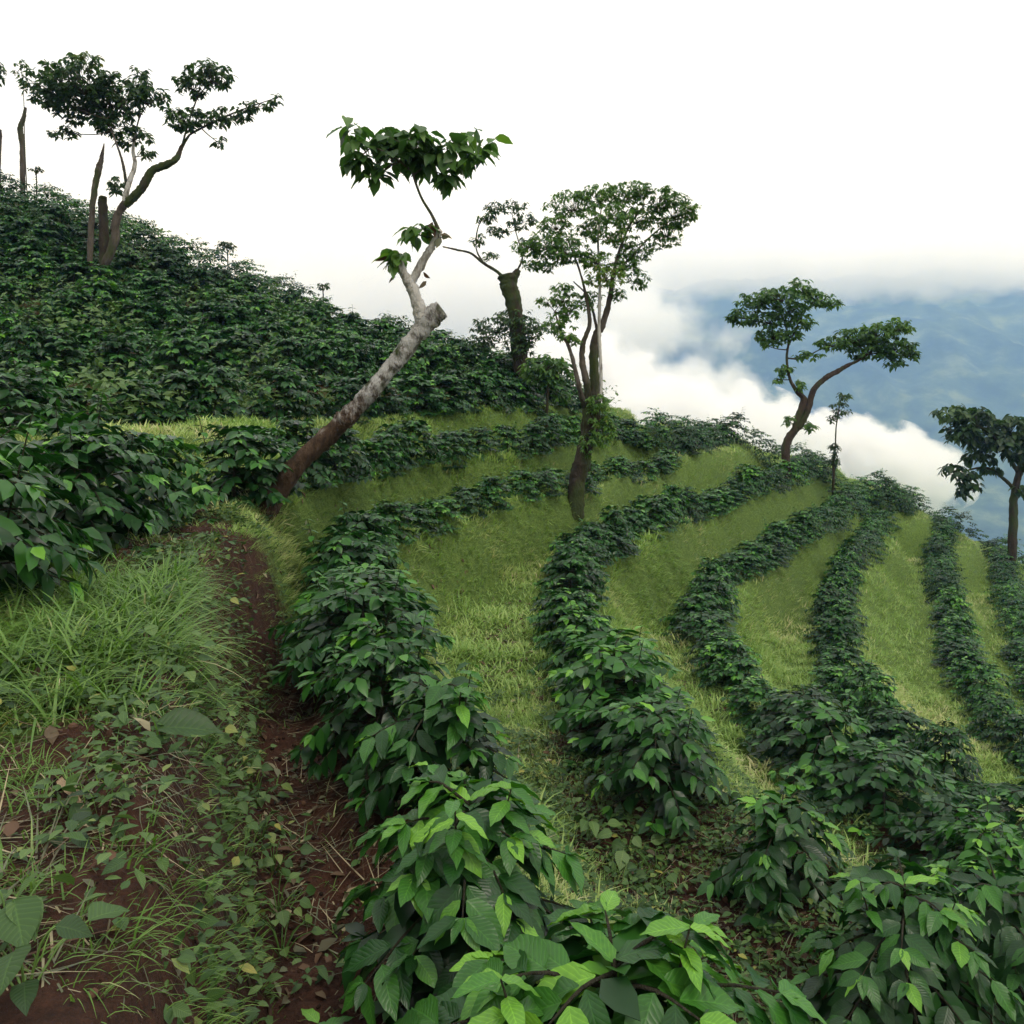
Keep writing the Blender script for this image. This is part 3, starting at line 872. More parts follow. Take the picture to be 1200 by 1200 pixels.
def tree(name, label, D, limbs, clusters, bark, leafm, leaf=0.25, tm=None, cover=1.6, per=6, seed=0, droop=0.45, cat='tree', group=None, twig_r=0.010, tone=0.42, grow=1.08, plunge=0.25):
    """limbs: (part name, bark or None, [(column, line, metres nearer or farther, half width in photo pixels)]); clusters: (column, line, half width, half height, depth offset, tone)"""
    r = np.random.default_rng(900 + seed)
    tm = tm or LF_TREE
    s = D / F
    L3 = []
    for nm, bk, pts in limbs:
        P = np.array([pw(a, b, D + c) for a, b, c, q in pts]); Q = np.array([q * s for *_, q in pts])
        L3.append([nm, bk, P, Q])
    base = L3[0][2][0].copy()
    base[2] = gz(base[0], base[1])[0]
    L3[0][2][0][2] = min(L3[0][2][0][2], base[2] - plunge)
    e = tag(empty(name, base), label, cat, group)
    nodes_ = []
    for i, (nm, bk, P, Q) in enumerate(L3):
        a = Acc()
        sides = 14 if Q.max() > 0.12 else (9 if Q.max() > 0.04 else 6)
        tube(a, P - base, Q, sides, sub=10, rough=0.11 if Q.max() > 0.03 else 0.0, seed=seed * 7 + i, flat_end=nm.startswith('stump') or nm == 'trunk')
        a.build(nm, bk or bark, e)
        for q in range(len(P)): nodes_.append(P[q])
        for q in range(len(P) - 1): nodes_.append((P[q] + P[q + 1]) / 2)
    nodes_ = np.array(nodes_)
    leaves, twigs = Acc(), Acc()
    P_, D_, N_, S_, T_ = [], [], [], [], []
    for (px, py, rx, ry, dd, tn) in clusters:
        c = pw(px, py, D + dd)
        rx, ry = rx * grow, ry * grow
        ra = np.array([rx * s, max(rx * s * 0.75, ry * s * 0.8), ry * s])
        area = math.pi * rx * ry * s * s
        nt = max(4, int(4.4 * cover * area / (leaf * leaf * 0.30) / per))
        near = nodes_[np.argmin(np.linalg.norm(nodes_ - c, axis=1) + 0.5 * np.maximum(nodes_[:, 2] - c[2], 0))]
        hub = c * 0.85 + near * 0.15 - np.array([0, 0, ra[2] * 0.45])
        if np.linalg.norm(near - hub) > 0.05:
            md = (near + hub) / 2 + r.normal(0, 0.05, 3) * np.linalg.norm(near - hub)
            tube(twigs, np.array([near, md, hub]) - base, [twig_r * 2.0, twig_r * 1.6, twig_r * 1.2], 5, sub=4)
        for k in range(nt):
            v = nrm(r.normal(0, 1, 3)) * r.uniform(0.25, 1.0) ** 0.5
            tip = c + v * ra
            if k % 2 == 0:
                md = (hub + tip) / 2 + np.array([0, 0, 0.12 * ra[2]]) + r.normal(0, 0.03, 3)
                tube(twigs, np.array([hub, md, tip]) - base, [twig_r, twig_r * 0.7, twig_r * 0.4], 3, sub=2)
            h0 = r.uniform(0, 6.28)
            outv = nrm(np.array([v[0], v[1], 0.0]) + 1e-5)
            m = max(3, int(per * r.uniform(0.6, 1.4)))
            for q in range(m):
                a = h0 + q * 6.283 / m + r.normal(0, 0.3)
                d = np.array([math.cos(a), math.sin(a), r.normal(-droop, 0.25)]) + outv * 0.55
                P_.append(tip + r.normal(0, 0.15 * leaf, 3)); D_.append(d)
                N_.append(np.array([0, 0, 1.0]) + r.normal(0, 0.28, 3) + outv * 0.2)
                S_.append(leaf * r.uniform(0.65, 1.15)); T_.append(np.clip(tone + tn + r.normal(0, 0.13), 0, 1))
    if P_:
        scatter(leaves, tm, np.array(P_) - base, np.array(D_), np.array(N_), np.array(S_), np.array(T_))
        leaves.build('crown', leafm, e)
    if twigs.n: tag(twigs.build('twigs', bark, e), kind='stuff')
    return e

tree('shade_tree', 'flat-crowned shade tree with a forked pale trunk at the top left of the hillside', 26, [
    ('trunk', M_bark, [(112, 345, 0, 5.2), (119, 318, 0, 4.8), (132, 290, 0, 4.8), (137, 255, 0, 4.5), (147, 237, 0, 4.4)]),
    ('branch', M_bark_dark, [(146, 240, 0, 5), (158, 229, 0, 5), (167, 220, 0, 4.8), (177, 201, 0, 4.6), (192, 194, 0, 4.4), (206, 187, 0, 3.6), (213, 172, 0.3, 2), (222, 158, 0.4, 1.2)]),
    ('branch', M_bark_pale, [(146, 240, 0, 3.5), (150, 217, 0, 3), (158, 193, 0.2, 2.6), (156, 175, 0.3, 1.8), (160, 150, 0.3, 1)]),
    ('branch', M_bark, [(148, 216, 0, 1.8), (144, 192, -0.2, 1.5), (136, 167, -0.3, 1.1), (125, 140, -0.3, 0.7)]),
    ('branch', M_bark_dark, [(222, 158, 0.4, 1.3), (250, 143, 0.5, 1.1), (285, 128, 0.5, 0.9), (326, 114, 0.6, 0.5)]),
    ('branch', M_bark_dark, [(213, 172, 0.3, 1.4), (222, 140, 0.1, 1.1), (232, 112, 0, 0.8)]),
    ('stump', M_bark_dark, [(122, 312, 0.3, 6), (122, 270, 0.3, 5.5), (120, 238, 0.3, 5), (121, 230, 0.3, 3.5)]),
], [(62, 98, 34, 24, 0.2, 0), (95, 92, 40, 24, -0.4, -0.05), (98, 122, 44, 22, 0.3, -0.1), (140, 112, 36, 22, 0, -0.02), (160, 92, 16, 16, 0.3, 0), (175, 112, 22, 12, 0.2, 0), (135, 145, 26, 12, 0, -0.05), (100, 72, 18, 8, 0, 0.25),
    (225, 98, 20, 14, 0.1, 0), (250, 88, 22, 14, 0, 0.02), (240, 78, 22, 7, 0, 0.08), (215, 138, 24, 14, 0.2, 0.08), (250, 138, 20, 10, 0.4, 0), (275, 133, 20, 10, 0.5, -0.05), (300, 124, 18, 6, 0.5, 0), (320, 116, 9, 4, 0.6, 0),
    (70, 154, 19, 5, 0, -0.05), (155, 160, 20, 12, 0.2, 0.1), (170, 178, 9, 8, 0.2, 0.05), (137, 216, 8, 11, 0.1, 0.0), (257, 165, 7, 6, 0.4, -0.05)],
    M_bark, M_tree, 0.20, cover=1.0, per=6, seed=1, tone=0.5)

tree('leaning_tree', 'leaning pale-barked tree with a cut stub and one flat leafy tuft on top', 11, [
    ('trunk', M_bark_lean, [(303, 594, 0, 13), (345, 550, 0, 11), (392, 503, 0, 10), (405, 491, 0, 11.6), (418, 477, 0.05, 9.8), (442, 451, 0.08, 10.2), (458, 430, 0.09, 8.8), (470, 417, 0.1, 10), (488, 394, 0.1, 9.4), (504, 372, 0.1, 13), (517, 362, 0.1, 10.5)]),
    ('branch', M_bark_pale, [(494, 384, 0.1, 8), (491, 362, 0.05, 7.5), (482, 336, 0, 7), (478, 326, 0, 6.6)]),
    ('stump_branch', M_bark_pale, [(479, 332, 0, 6), (472, 318, 0, 5.2), (466, 305, 0, 4.8)]),
    ('branch', M_bark_pale, [(480, 334, 0, 5), (490, 316, 0, 5), (500, 299, 0, 4.6), (508, 286, 0, 4.4), (515, 270, 0, 4)]),
    ('branch', M_bark, [(515, 272, 0, 2.4), (506, 252, 0, 1.7), (494, 232, 0, 1.4), (485, 208, 0, 1.3), (480, 188, 0, 1.0)]),
    ('branch', M_bark, [(485, 205, 0, 1.2), (510, 186, 0.1, 1.0), (545, 172, 0.1, 0.8)]),
    ('branch', M_bark, [(482, 200, 0, 1.2), (455, 180, -0.1, 1.0), (415, 165, -0.1, 0.7)]),
], [(412, 160, 24, 13, -0.1, 0.05), (445, 158, 28, 14, 0.1, 0), (475, 160, 32, 16, -0.1, -0.02), (460, 184, 34, 14, 0.05, -0.08), (498, 182, 28, 16, 0.1, -0.05), (528, 178, 24, 16, 0, 0.0), (555, 166, 20, 15, 0.1, 0.14), (552, 188, 16, 10, 0, -0.02), (440, 203, 11, 8, 0, -0.05), (525, 203, 9, 6, 0, -0.1), (420, 182, 12, 6, -0.1, 0),
    (488, 270, 20, 9, 0, 0.1), (470, 300, 8, 4, 0, 0.2)],
    M_bark, M_tree_light, 0.25, tm=[leaf_tmpl(6, w, 0.16, dd, 0.03, 0.6, seed=k + 50) for k, (w, dd) in enumerate([(0.56, 0.25), (0.5, 0.4), (0.6, 0.12)])], cover=1.35, per=6, seed=2, droop=0.6, tone=0.44, twig_r=0.006)

_e = bpy.data.objects[[o.name for o in bpy.data.objects if o.name.startswith('leaning_tree')][0]]
_a = Acc()
_r = np.random.default_rng(5)
_p = np.array([pw(514, 272, 11), pw(516, 278, 10.95), pw(508, 262, 11), pw(512, 268, 11.05)] * 4 + [pw(456, 304, 11), pw(466, 322, 11), pw(497, 322, 11), pw(498, 330, 11)]) - np.array(_e.location)
scatter(_a, LF_TREE, _p + _r.normal(0, 0.02, _p.shape), np.stack([_r.normal(0, 0.6, len(_p)), _r.normal(0, 0.6, len(_p)), _r.uniform(-1.2, 0.1, len(_p))], -1), _r.normal(0, 1, _p.shape) + (0, -0.5, 0.5), _r.uniform(0.1, 0.2, len(_p)), _r.uniform(0.1, 0.75, len(_p)))
tag(_a.build('dead_leaves', M_dry, _e), kind='stuff')

tree('stub_tree', 'dark mossy pollarded tree stub with one bare side branch on the ridge', 27.5, [
    ('trunk', M_bark_dark, [(612, 445, 0, 9), (607, 400, 0, 9), (603, 362, 0, 9), (597, 336, 0, 10), (594, 322, 0, 10)]),
    ('stump_branch', M_bark_dark, [(598, 335, 0, 6), (604, 322, 0, 4.5), (607, 316, 0, 3)]),
    ('branch', M_bark_dark, [(592, 328, 0, 2.2), (582, 318, 0, 1.8), (566, 308, -0.1, 1.8), (552, 297, -0.1, 1.3), (536, 293, -0.2, 1.1), (519, 289, -0.2, 0.8)]),
    ('branch', M_bark_dark, [(566, 308, -0.1, 1.2), (558, 290, 0, 0.8), (562, 262, 0, 0.6), (580, 245, 0, 0.4)]),
    ('branch', M_bark_dark, [(606, 318, 0, 1.4), (612, 300, 0, 1), (604, 270, 0, 0.6), (600, 250, 0, 0.4)]),
], [(590, 242, 26, 7, 0, -0.05), (570, 255, 14, 6, 0, 0), (610, 258, 16, 9, 0, -0.05), (560, 280, 9, 6, 0, 0.1), (585, 270, 14, 6, 0, 0), (575, 300, 10, 5, 0, 0.1), (617, 285, 12, 7, 0, 0),
    (578, 385, 26, 14, 0.3, -0.02), (560, 402, 18, 10, 0.2, -0.02), (618, 385, 20, 16, -0.3, 0.05), (600, 370, 22, 10, 0, 0.0), (608, 405, 16, 14, -0.3, 0.05), (640, 384, 14, 7, 0, 0)],
    M_bark_dark, M_tree, 0.17, tm=LF_FINE, cover=1.1, per=6, seed=3, tone=0.42, twig_r=0.007)

tree('ridge_shrub', 'loose light green shrub on the ridge right of the pollarded stub', 25.5, [
    ('trunk', M_bark_dark, [(640, 480, 0, 2), (642, 455, 0, 1.6), (645, 435, 0, 1.2)]),
], [(640, 428, 26, 10, 0, 0.12), (655, 440, 20, 9, 0, 0.05), (625, 440, 18, 8, 0, 0), (655, 462, 12, 7, 0.2, -0.05), (662, 425, 10, 6, 0, 0.1)],
    M_bark_dark, M_tree_light, 0.22, cover=1.3, per=6, seed=4, tone=0.42, cat='shrub')

tree('shade_tree', 'multi-stemmed feathery shade tree with a creeper-clad foot in the middle of the terraces', 19.5, [
    ('trunk', M_bark_dark, [(672, 594, 0, 11), (677, 565, 0, 10), (684, 535, 0, 10), (691, 500, 0, 10.5), (694, 470, 0, 10)]),
    ('stem', M_bark, [(696, 478, 0, 6), (697, 450, 0, 6), (696, 415, 0.1, 6), (699, 392, 0.1, 5.5), (704, 384, 0.1, 4.5), (711, 365, 0.2, 3.6), (716, 342, 0.2, 3), (720, 315, 0.2, 2.2), (735, 270, 0.3, 1.3), (755, 240, 0.3, 0.8)]),
    ('stem', M_bark, [(690, 475, 0, 4.5), (687, 448, -0.2, 4), (682, 420, -0.2, 3.6), (684, 400, -0.2, 3), (691, 380, -0.2, 2.4), (688, 355, -0.2, 1.8), (680, 320, -0.3, 1.2), (665, 280, -0.3, 0.8)]),
    ('stem', M_bark, [(686, 478, 0, 3.5), (679, 455, -0.4, 3), (673, 428, -0.4, 2.2), (666, 405, -0.4, 1.8), (658, 390, -0.4, 1.2), (650, 365, -0.4, 0.8)]),
    ('stem', M_bark_pale, [(704, 470, -0.3, 2.2), (704, 430, -0.3, 1.9), (702, 385, -0.3, 1.8), (703, 330, -0.3, 1.6), (701, 280, -0.2, 1.2), (705, 240, 0, 0.7)]),
    ('branch', M_bark, [(700, 388, 0.1, 2), (695, 365, 0.3, 1.6), (687, 345, 0.4, 1.2), (672, 330, 0.5, 0.8)]),
    ('branch', M_bark, [(718, 325, 0.2, 1.6), (740, 300, 0.3, 1.2), (765, 275, 0.3, 0.9), (790, 255, 0.3, 0.6)]),
], [(668, 240, 26, 14, 0.3, -0.02), (650, 262, 18, 10, 0, 0), (700, 228, 22, 12, 0, 0.05), (735, 225, 26, 13, 0.3, -0.02), (715, 250, 26, 12, -0.5, 0.0), (752, 222, 14, 8, 0, -0.05), (775, 232, 16, 14, 0, -0.05), (790, 248, 22, 18, 0.2, -0.08), (808, 244, 9, 9, 0, 0.1), (783, 272, 16, 14, 0.2, -0.1), (745, 255, 24, 14, 0.5, 0),
    (640, 285, 24, 14, 0, 0), (618, 290, 16, 8, 0, 0), (665, 290, 22, 16, -0.4, -0.05), (635, 308, 20, 9, 0, -0.1), (690, 270, 20, 10, 0.4, 0), (715, 275, 18, 9, -0.4, 0.12), (745, 290, 22, 13, 0.3, -0.1), (700, 305, 24, 9, -0.3, 0.08), (710, 322, 22, 11, -0.5, 0.22), (735, 312, 16, 10, 0, -0.08), (750, 328, 11, 8, 0.2, -0.12), (722, 345, 9, 8, 0.2, -0.05),
    (660, 345, 14, 12, -0.4, 0.02), (668, 365, 12, 11, -0.4, 0.0), (650, 375, 14, 7, -0.4, 0.08), (640, 352, 12, 4, -0.4, 0.1), (662, 390, 14, 7, -0.4, 0.05), (675, 398, 8, 5, -0.4, 0.05), (690, 350, 12, 10, 0, 0),
    (704, 484, 12, 16, -0.3, 0.08), (708, 505, 11, 14, -0.3, 0.05), (690, 520, 9, 12, -0.3, 0.0), (700, 470, 12, 8, -0.3, 0.05)],
    M_bark, M_tree_light, 0.115, tm=LF_FINE, cover=1.15, per=8, seed=5, tone=0.56, twig_r=0.005, grow=1.22)

tree('shade_tree', 'twin-crowned small tree with a forked brown trunk on the spur skyline', 34, [
    ('trunk', M_bark_red, [(926, 585, 0, 5), (922, 550, 0, 4.4), (921, 522, 0, 4.6), (930, 506, 0, 4.2), (936, 500, 0, 3.8)]),
    ('branch', M_bark_red, [(930, 508, 0, 4), (936, 488, 0, 4), (942, 468, 0, 3.6), (935, 460, 0, 2.4), (926, 445, 0, 1.7), (922, 420, 0, 1.4), (924, 395, 0, 1.1), (915, 365, 0, 0.8)]),
    ('branch', M_bark_red, [(935, 502, 0, 3.8), (946, 482, 0, 3.6), (953, 458, 0, 3.3), (966, 444, 0, 3.2), (980, 436, 0, 3), (994, 428, 0, 2), (1008, 421, 0, 1.6), (1030, 405, 0, 1)]),
    ('branch', M_bark_red, [(924, 420, 0, 1.1), (940, 420, 0.2, 0.9), (960, 410, 0.3, 0.6)]),
    ('branch', M_bark_red, [(922, 410, 0, 1.0), (940, 370, 0.2, 0.7), (955, 352, 0.2, 0.5)]),
], [(872, 370, 18, 9, 0, -0.02), (888, 352, 24, 10, 0.3, 0.0), (915, 345, 26, 11, -0.3, 0.02), (940, 336, 14, 11, 0, 0.08), (898, 374, 22, 10, 0, -0.08), (925, 362, 20, 9, 0, -0.02), (960, 350, 20, 8, 0.2, 0.1), (975, 356, 12, 5, 0.2, 0.1), (938, 376, 18, 8, 0, 0.05), (905, 394, 20, 9, 0.2, 0.08), (925, 392, 14, 8, 0, 0.0), (900, 404, 10, 4, 0, 0.1),
    (975, 402, 22, 8, 0, 0.0), (1000, 395, 24, 12, 0.3, 0.04), (1025, 390, 24, 12, 0, 0.1), (1052, 382, 18, 9, 0, 0.14), (1020, 410, 26, 11, 0.2, -0.05), (1050, 408, 22, 12, 0, -0.05), (1068, 416, 10, 6, 0, 0.05), (1048, 424, 12, 5, 0, -0.1), (948, 416, 14, 5, 0, 0.05), (920, 432, 10, 5, 0, 0.1), (912, 442, 7, 5, 0, 0.1), (940, 452, 7, 6, 0, 0.1), (950, 500, 7, 6, 0, 0.08), (926, 492, 6, 5, 0, 0.1)],
    M_bark_red, M_tree_light, 0.21, cover=1.3, per=6, seed=6, tone=0.45, twig_r=0.012)

tree('shade_tree', 'broad-leaved dark tree cut by the right edge of the picture', 42, [
    ('trunk', M_bark_dark, [(1184, 660, 0, 5), (1187, 620, 0, 4.5), (1188, 585, 0, 4.2), (1194, 555, 0, 3.8), (1203, 530, 0, 3.2)]),
    ('branch', M_bark_dark, [(1190, 575, 0, 2.5), (1175, 560, 0, 1.8), (1155, 548, 0, 1.4), (1130, 552, 0, 0.9)]),
    ('branch', M_bark_dark, [(1194, 555, 0, 2.5), (1178, 530, -0.2, 2), (1160, 508, -0.3, 1.6), (1130, 490, -0.3, 1)]),
    ('branch', M_bark_dark, [(1203, 535, 0, 2.5), (1220, 510, 0.2, 2), (1240, 500, 0.3, 1.4)]),
], [(1115, 482, 18, 9, -0.3, 0.14), (1140, 485, 22, 12, 0, 0.02), (1128, 505, 20, 12, -0.2, -0.05), (1155, 512, 26, 18, 0.2, -0.08), (1185, 500, 28, 15, 0, 0.0), (1180, 522, 26, 14, -0.3, -0.1), (1215, 505, 26, 18, 0.2, 0), (1245, 515, 26, 18, 0.2, 0), (1150, 535, 18, 9, 0, -0.08), (1210, 535, 20, 12, 0, -0.05), (1118, 550, 15, 6, 0, 0.0), (1138, 560, 12, 10, 0, -0.08), (1128, 572, 7, 8, 0, -0.05), (1160, 550, 10, 5, 0, 0), (1196, 572, 8, 6, 0, 0.05)],
    M_bark_dark, M_tree, 0.44, cover=1.7, per=6, seed=7, tone=0.40, droop=0.6, twig_r=0.012)

tree('sapling', 'thin sapling with a sparse feathery top right of the twin-crowned tree', 37, [
    ('trunk', M_bark_dark, [(976, 562, 0, 1.8), (977, 545, 0, 1.6), (978, 528, 0, 1.5), (979, 520, 0, 0.8), (980, 500, 0, 0.7), (983, 480, 0, 0.7), (987, 462, 0, 0.5)]),
], [(988, 464, 9, 4, 0, 0.05), (982, 474, 11, 4, 0, 0), (988, 482, 10, 4, 0, 0.05), (979, 490, 8, 4, 0, -0.05), (978, 527, 6, 8, 0, -0.2), (978, 542, 7, 6, 0, 0)],
    M_bark_dark, M_tree, 0.2, tm=LF_FINE, cover=1.2, per=6, seed=8, tone=0.4)

def snag(label, D, pts, seed, clusters=()):
    return tree('dead_trunk', label, D, [('trunk', M_bark, pts)], list(clusters), M_bark, M_tree, 0.2, tm=LF_FINE, cover=0.9, per=5, seed=seed, cat='dead tree')

snag('bare dead trunk standing on the skyline left of the flat-crowned tree', 34, [(27, 235, 0, 3), (26.5, 200, 0, 2.8), (26, 172, 0, 2.8), (24, 150, 0, 3.2), (28, 138, 0, 2.6), (30, 126, 0, 1.4)], 11)
snag('pale broken trunk leaning beside the flat-crowned tree', 25.5, [(104, 300, 0, 3), (107, 270, 0, 3.2), (110, 228, 0, 3.6), (115, 200, 0, 4), (119, 186, 0, 2.6), (122, 168, 0, 0.5)], 12)
snag('dead trunk cut by the left edge on the skyline', 34, [(-2, 222, 0, 3), (-2, 190, 0, 3), (-1, 152, 0, 3)], 13)

def sprig(label, D, px, top, foot, w, seed):
    return tree('tall_shoot', label, D, [('trunk', M_bark_dark, [(px, foot, 0, 1.0), (px + 1, (top + foot) / 2, 0, 0.8), (px, top, 0, 0.6)])], [(px, top, w, w * 0.45, 0, 0.0)], M_bark_dark, M_tree, 0.16, tm=LF_FINE, cover=1.6, per=5, seed=seed, cat='plant', tone=0.3)

sprig('tall leafy shoot poking above the skyline right of the flat-crowned tree', 34, 266, 288, 330, 11, 21)
sprig('small leafy shoot on the skyline beside the bare dead trunk', 34, 42, 199, 235, 7, 22)
sprig('leafy shoot above the skyline left of the leaning tree', 31, 378, 335, 372, 7, 23)
tree('branch_spray', 'leafy branch tip reaching in from the left edge under the sky', 33, [('trunk', M_bark_dark, [(-60, 250, 0, 2), (-45, 170, 0, 1.6), (-25, 110, 0, 1.0), (-5, 84, 0, 0.6)])], [(-8, 84, 12, 14, 0, 0), (-30, 100, 20, 14, 0, 0)], M_bark_dark, M_tree, 0.22, cover=1.2, per=5, seed=24, cat='tree')
tree('branch_spray', 'thin twig with few leaves left of the flat crown', 33, [('trunk', M_bark_dark, [(33, 230, 0, 0.7), (29, 170, 0, 0.6), (28, 120, 0, 0.5), (25, 78, 0, 0.4)])], [(25, 74, 8, 4, 0, 0.2), (20, 84, 5, 3, 0, 0.2)], M_bark_dark, M_tree, 0.16, tm=LF_FINE, cover=0.9, per=5, seed=25, cat='plant')
# ------------------------------------------------------------------ grass on the banks
BL1, BL2N = [blade_tmpl(1, 0.17, dd) for dd in (0.2, 0.5)], [blade_tmpl(2, 0.085, dd) for dd in (0.3, 0.65)]
BL3, BL2 = [blade_tmpl(3, 0.075, dd) for dd in (0.35, 0.7)], [blade_tmpl(2, 0.14, dd) for dd in (0.35, 0.7)]

def in_view(x, y, z, m=40):
    px, py = CX + x / y * F, HY - z / y * F
    return (px > -m) & (px < 1200 + m) & (py < 1200 + m)

def tufts(acc, x, y, tm, blades, length, lean, r, tone=0.5, spread=0.03, wild=0.6):
    z = gz(x, y)
    g = downhill(x, y)
    n = len(x)
    x, y, z = (np.repeat(a, blades) for a in (x, y, z))
    gx, gy = np.repeat(g[:, 0], blades), np.repeat(g[:, 1], blades)
    m = len(x)
    a = r.uniform(0, 6.283, m)
    h = np.stack([np.cos(a) * wild + gx * lean, np.sin(a) * wild + gy * lean, np.zeros(m)], -1)
    pos = np.stack([x + r.normal(0, spread, m), y + r.normal(0, spread, m), z - 0.012], -1)
    up = np.array([0, 0, 1.0])
    d = h * r.uniform(0.3, 1.0, (m, 1)) + up
    tint = np.clip(np.repeat(tone + r.normal(0, 0.09, n), blades) + r.normal(0, 0.12, m), 0, 1)
    scatter(acc, tm, pos, d, up * 0.3 - nrm(h + 1e-6), np.repeat(np.broadcast_to(length, (n,)) * r.uniform(0.6, 1.3, n), blades) * r.uniform(0.7, 1.2, m), tint)

r = np.random.default_rng(31)
acc = Acc()
for (ya, yb, n, tm, bl, ln) in ((3.6, 11, 40000, BL2N, 4, 0.10), (11, 22, 62000, BL2, 3, 0.14), (22, 47, 88000, BL1, 3, 0.13)):
    y = np.sqrt(r.uniform(ya * ya, yb * yb, n)); x = y * r.uniform(-0.62, 0.60, n)
    u = gu(x, y)
    ok = in_view(x, y, gz(x, y)) & (r.random(n) < np.maximum(grass_amount(x, y, u), 0.04) ** 1.3 * (1 - 0.95 * ((u > 0.66) & (u < 1.0) & (y < 10)))) & (u > -1.3) & (u < 7.8)
    x, y = x[ok], y[ok]
    dry = sstep(0.45, 0.62, fbm(x * 0.55, y * 0.55, 61)) * 0.28 - 0.06
    patch = fbm(x * 1.9, y * 1.9, 63)
    tufts(acc, x, y, tm, bl, ln * (0.45 + 1.5 * patch ** 1.5), 0.5, r, 0.5 + dry + 0.55 * (fbm(x * 1.1, y * 1.1, 65) - 0.5), 0.03 if ya < 20 else 0.08)
n = 16000
y = np.sqrt(r.uniform(4 ** 2, 34 ** 2, n)); x = y * r.uniform(-0.62, 0.60, n)
u = gu(x, y)
ok = in_view(x, y, gz(x, y)) & (r.random(n) < grass_amount(x, y, u) * sstep(0.45, 0.6, fbm(x * 1.3, y * 1.3, 67))) & (u > -0.9) & (u < 7.8) & ~((u > 0.4) & (u < 1.0) & (y < 10))
tufts(acc, x[ok], y[ok], BL3, 7, 0.19, 0.7, r, 0.46, 0.05, 0.8)
tag(acc.build('grass', M_grass), 'short yellow-green grass covering the terrace banks', 'grass', None, 'stuff')

acc = Acc()
y = r.uniform(3.0, 6.6, 5200); x = r.uniform(-4.2, -1.1, 5200)
u = gu(x, y)
cl = fbm(x * 1.7, y * 1.7, 71)
ok = (u > -0.45) & (u < 0.40 + 0.6 * (cl - 0.5)) & (cl > 0.44) & in_view(x, y, gz(x, y), 160) & (y > 3.2 + 0.8 * fbm(x * 2, y * 2, 73))
x, y = x[ok], y[ok]
h = len(x) // 2
tufts(acc, x[:h], y[:h], [blade_tmpl(5, 0.035, dd) for dd in (0.5, 0.8, 1.05)], 5, 0.30, 0.8, r, 0.52, 0.05, 0.75)
tufts(acc, x[h:], y[h:], [blade_tmpl(5, 0.06, dd) for dd in (0.3, 0.8, 1.2)], 4, 0.22, 0.5, r, 0.48, 0.06, 1.0)
tag(acc.build('tall_grass', M_tall), 'long arching green grass hanging over the left bank', 'grass', None, 'stuff')

# sprigs of young grass and small weeds on the bare soil
acc = Acc()
n = 19000
y = np.sqrt(r.uniform(2.2 ** 2, 12 ** 2, n)); x = y * r.uniform(-0.62, 0.45, n)
u = gu(x, y); f = u - np.floor(u)
ok = in_view(x, y, gz(x, y)) & (u > 0.1) & (u < 2.99) & (r.random(n) < (0.16 + 0.84 * sstep(0.46, 0.62, fbm(x * 2.2, y * 2.2, 81))) * (1 - 0.9 * ((u > 0.66) & (u < 1.0) & (y < 10))))
tufts(acc, x[ok], y[ok], [blade_tmpl(3, 0.06, dd) for dd in (0.3, 0.7)], 4, 0.105, 0.6, r, 0.5, 0.03, 0.9)
tag(acc.build('grass_sprigs', M_tall), 'scattered green sprigs sprouting from the bare soil bank', 'grass', None, 'stuff')

acc = Acc()
n = 17000
y = np.sqrt(r.uniform(2.2 ** 2, 11 ** 2, n)); x = y * r.uniform(-0.62, 0.5, n)
u = gu(x, y)
trench = 1 - 0.9 * ((u > 0.66) & (u < 1.0) & (y < 10))
ok = in_view(x, y, gz(x, y)) & (u > 0.15) & (u < 3.2) & (r.random(n) < trench * (sstep(0.44, 0.62, fbm(x * 1.4, y * 1.4, 83)) * (1 - 0.75 * ((y < 3.5) & (u < 0.5))) + 0.9 * ((u > 0.34) & (u < 0.66) & (y < 8.5) & (y > 2.6)) + 0.8 * ((u > 1.3) & (u < 2.3) & (y < 8.5))))
x, y = x[ok], y[ok]; n = len(x)
a = r.uniform(0, 6.283, n)
for q in range(3):
    aa = a + q * 2.1 + r.normal(0, 0.3, n)
    h = r.uniform(0.02, 0.10, n)
    scatter(acc, [leaf_tmpl(3, 0.62, 0.1, 0.2, 0.0, 0.6, seed=3), leaf_tmpl(3, 0.5, 0.2, 0.1, 0.0, 0.6, seed=4)], np.stack([x + np.cos(aa) * 0.02, y + np.sin(aa) * 0.02, gz(x, y) + h], -1),
            np.stack([np.cos(aa), np.sin(aa), r.normal(0.05, 0.3, n)], -1), np.array([0, 0, 1.0]) + r.normal(0, 0.3, (n, 3)), r.uniform(0.025, 0.08, n), np.clip(r.normal(0.5, 0.2, n), 0, 1))
n = 26000                                                # undergrowth among the bushes of the upper slope
y = r.uniform(13, 36, n); x = y * r.uniform(-0.60, 0.12, n)
u = gu(x, y)
ok = (u < -0.95) & (u > -7.5)
x, y = x[ok], y[ok]; n = len(x)
aa = r.uniform(0, 6.283, n)
scatter(acc, LF_LOW, np.stack([x, y, gz(x, y) + r.uniform(0.02, 0.35, n) + 0.9 * r.random(n) * sstep(0.5, 0.62, fbm(x * 0.5, y * 0.5, 87))], -1), np.stack([np.cos(aa), np.sin(aa), r.normal(-0.1, 0.4, n)], -1), np.array([0.2, -0.4, 1.0]) + r.normal(0, 0.35, (n, 3)), r.uniform(0.12, 0.24, n), np.clip(r.normal(0.3, 0.15, n) + 0.42 * sstep(0.5, 0.62, fbm(x * 0.5, y * 0.5, 87)), 0, 0.74))
tag(acc.build('weeds', M_weed), 'low broad-leaved weeds covering the soil between the rows', 'weeds', None, 'stuff')

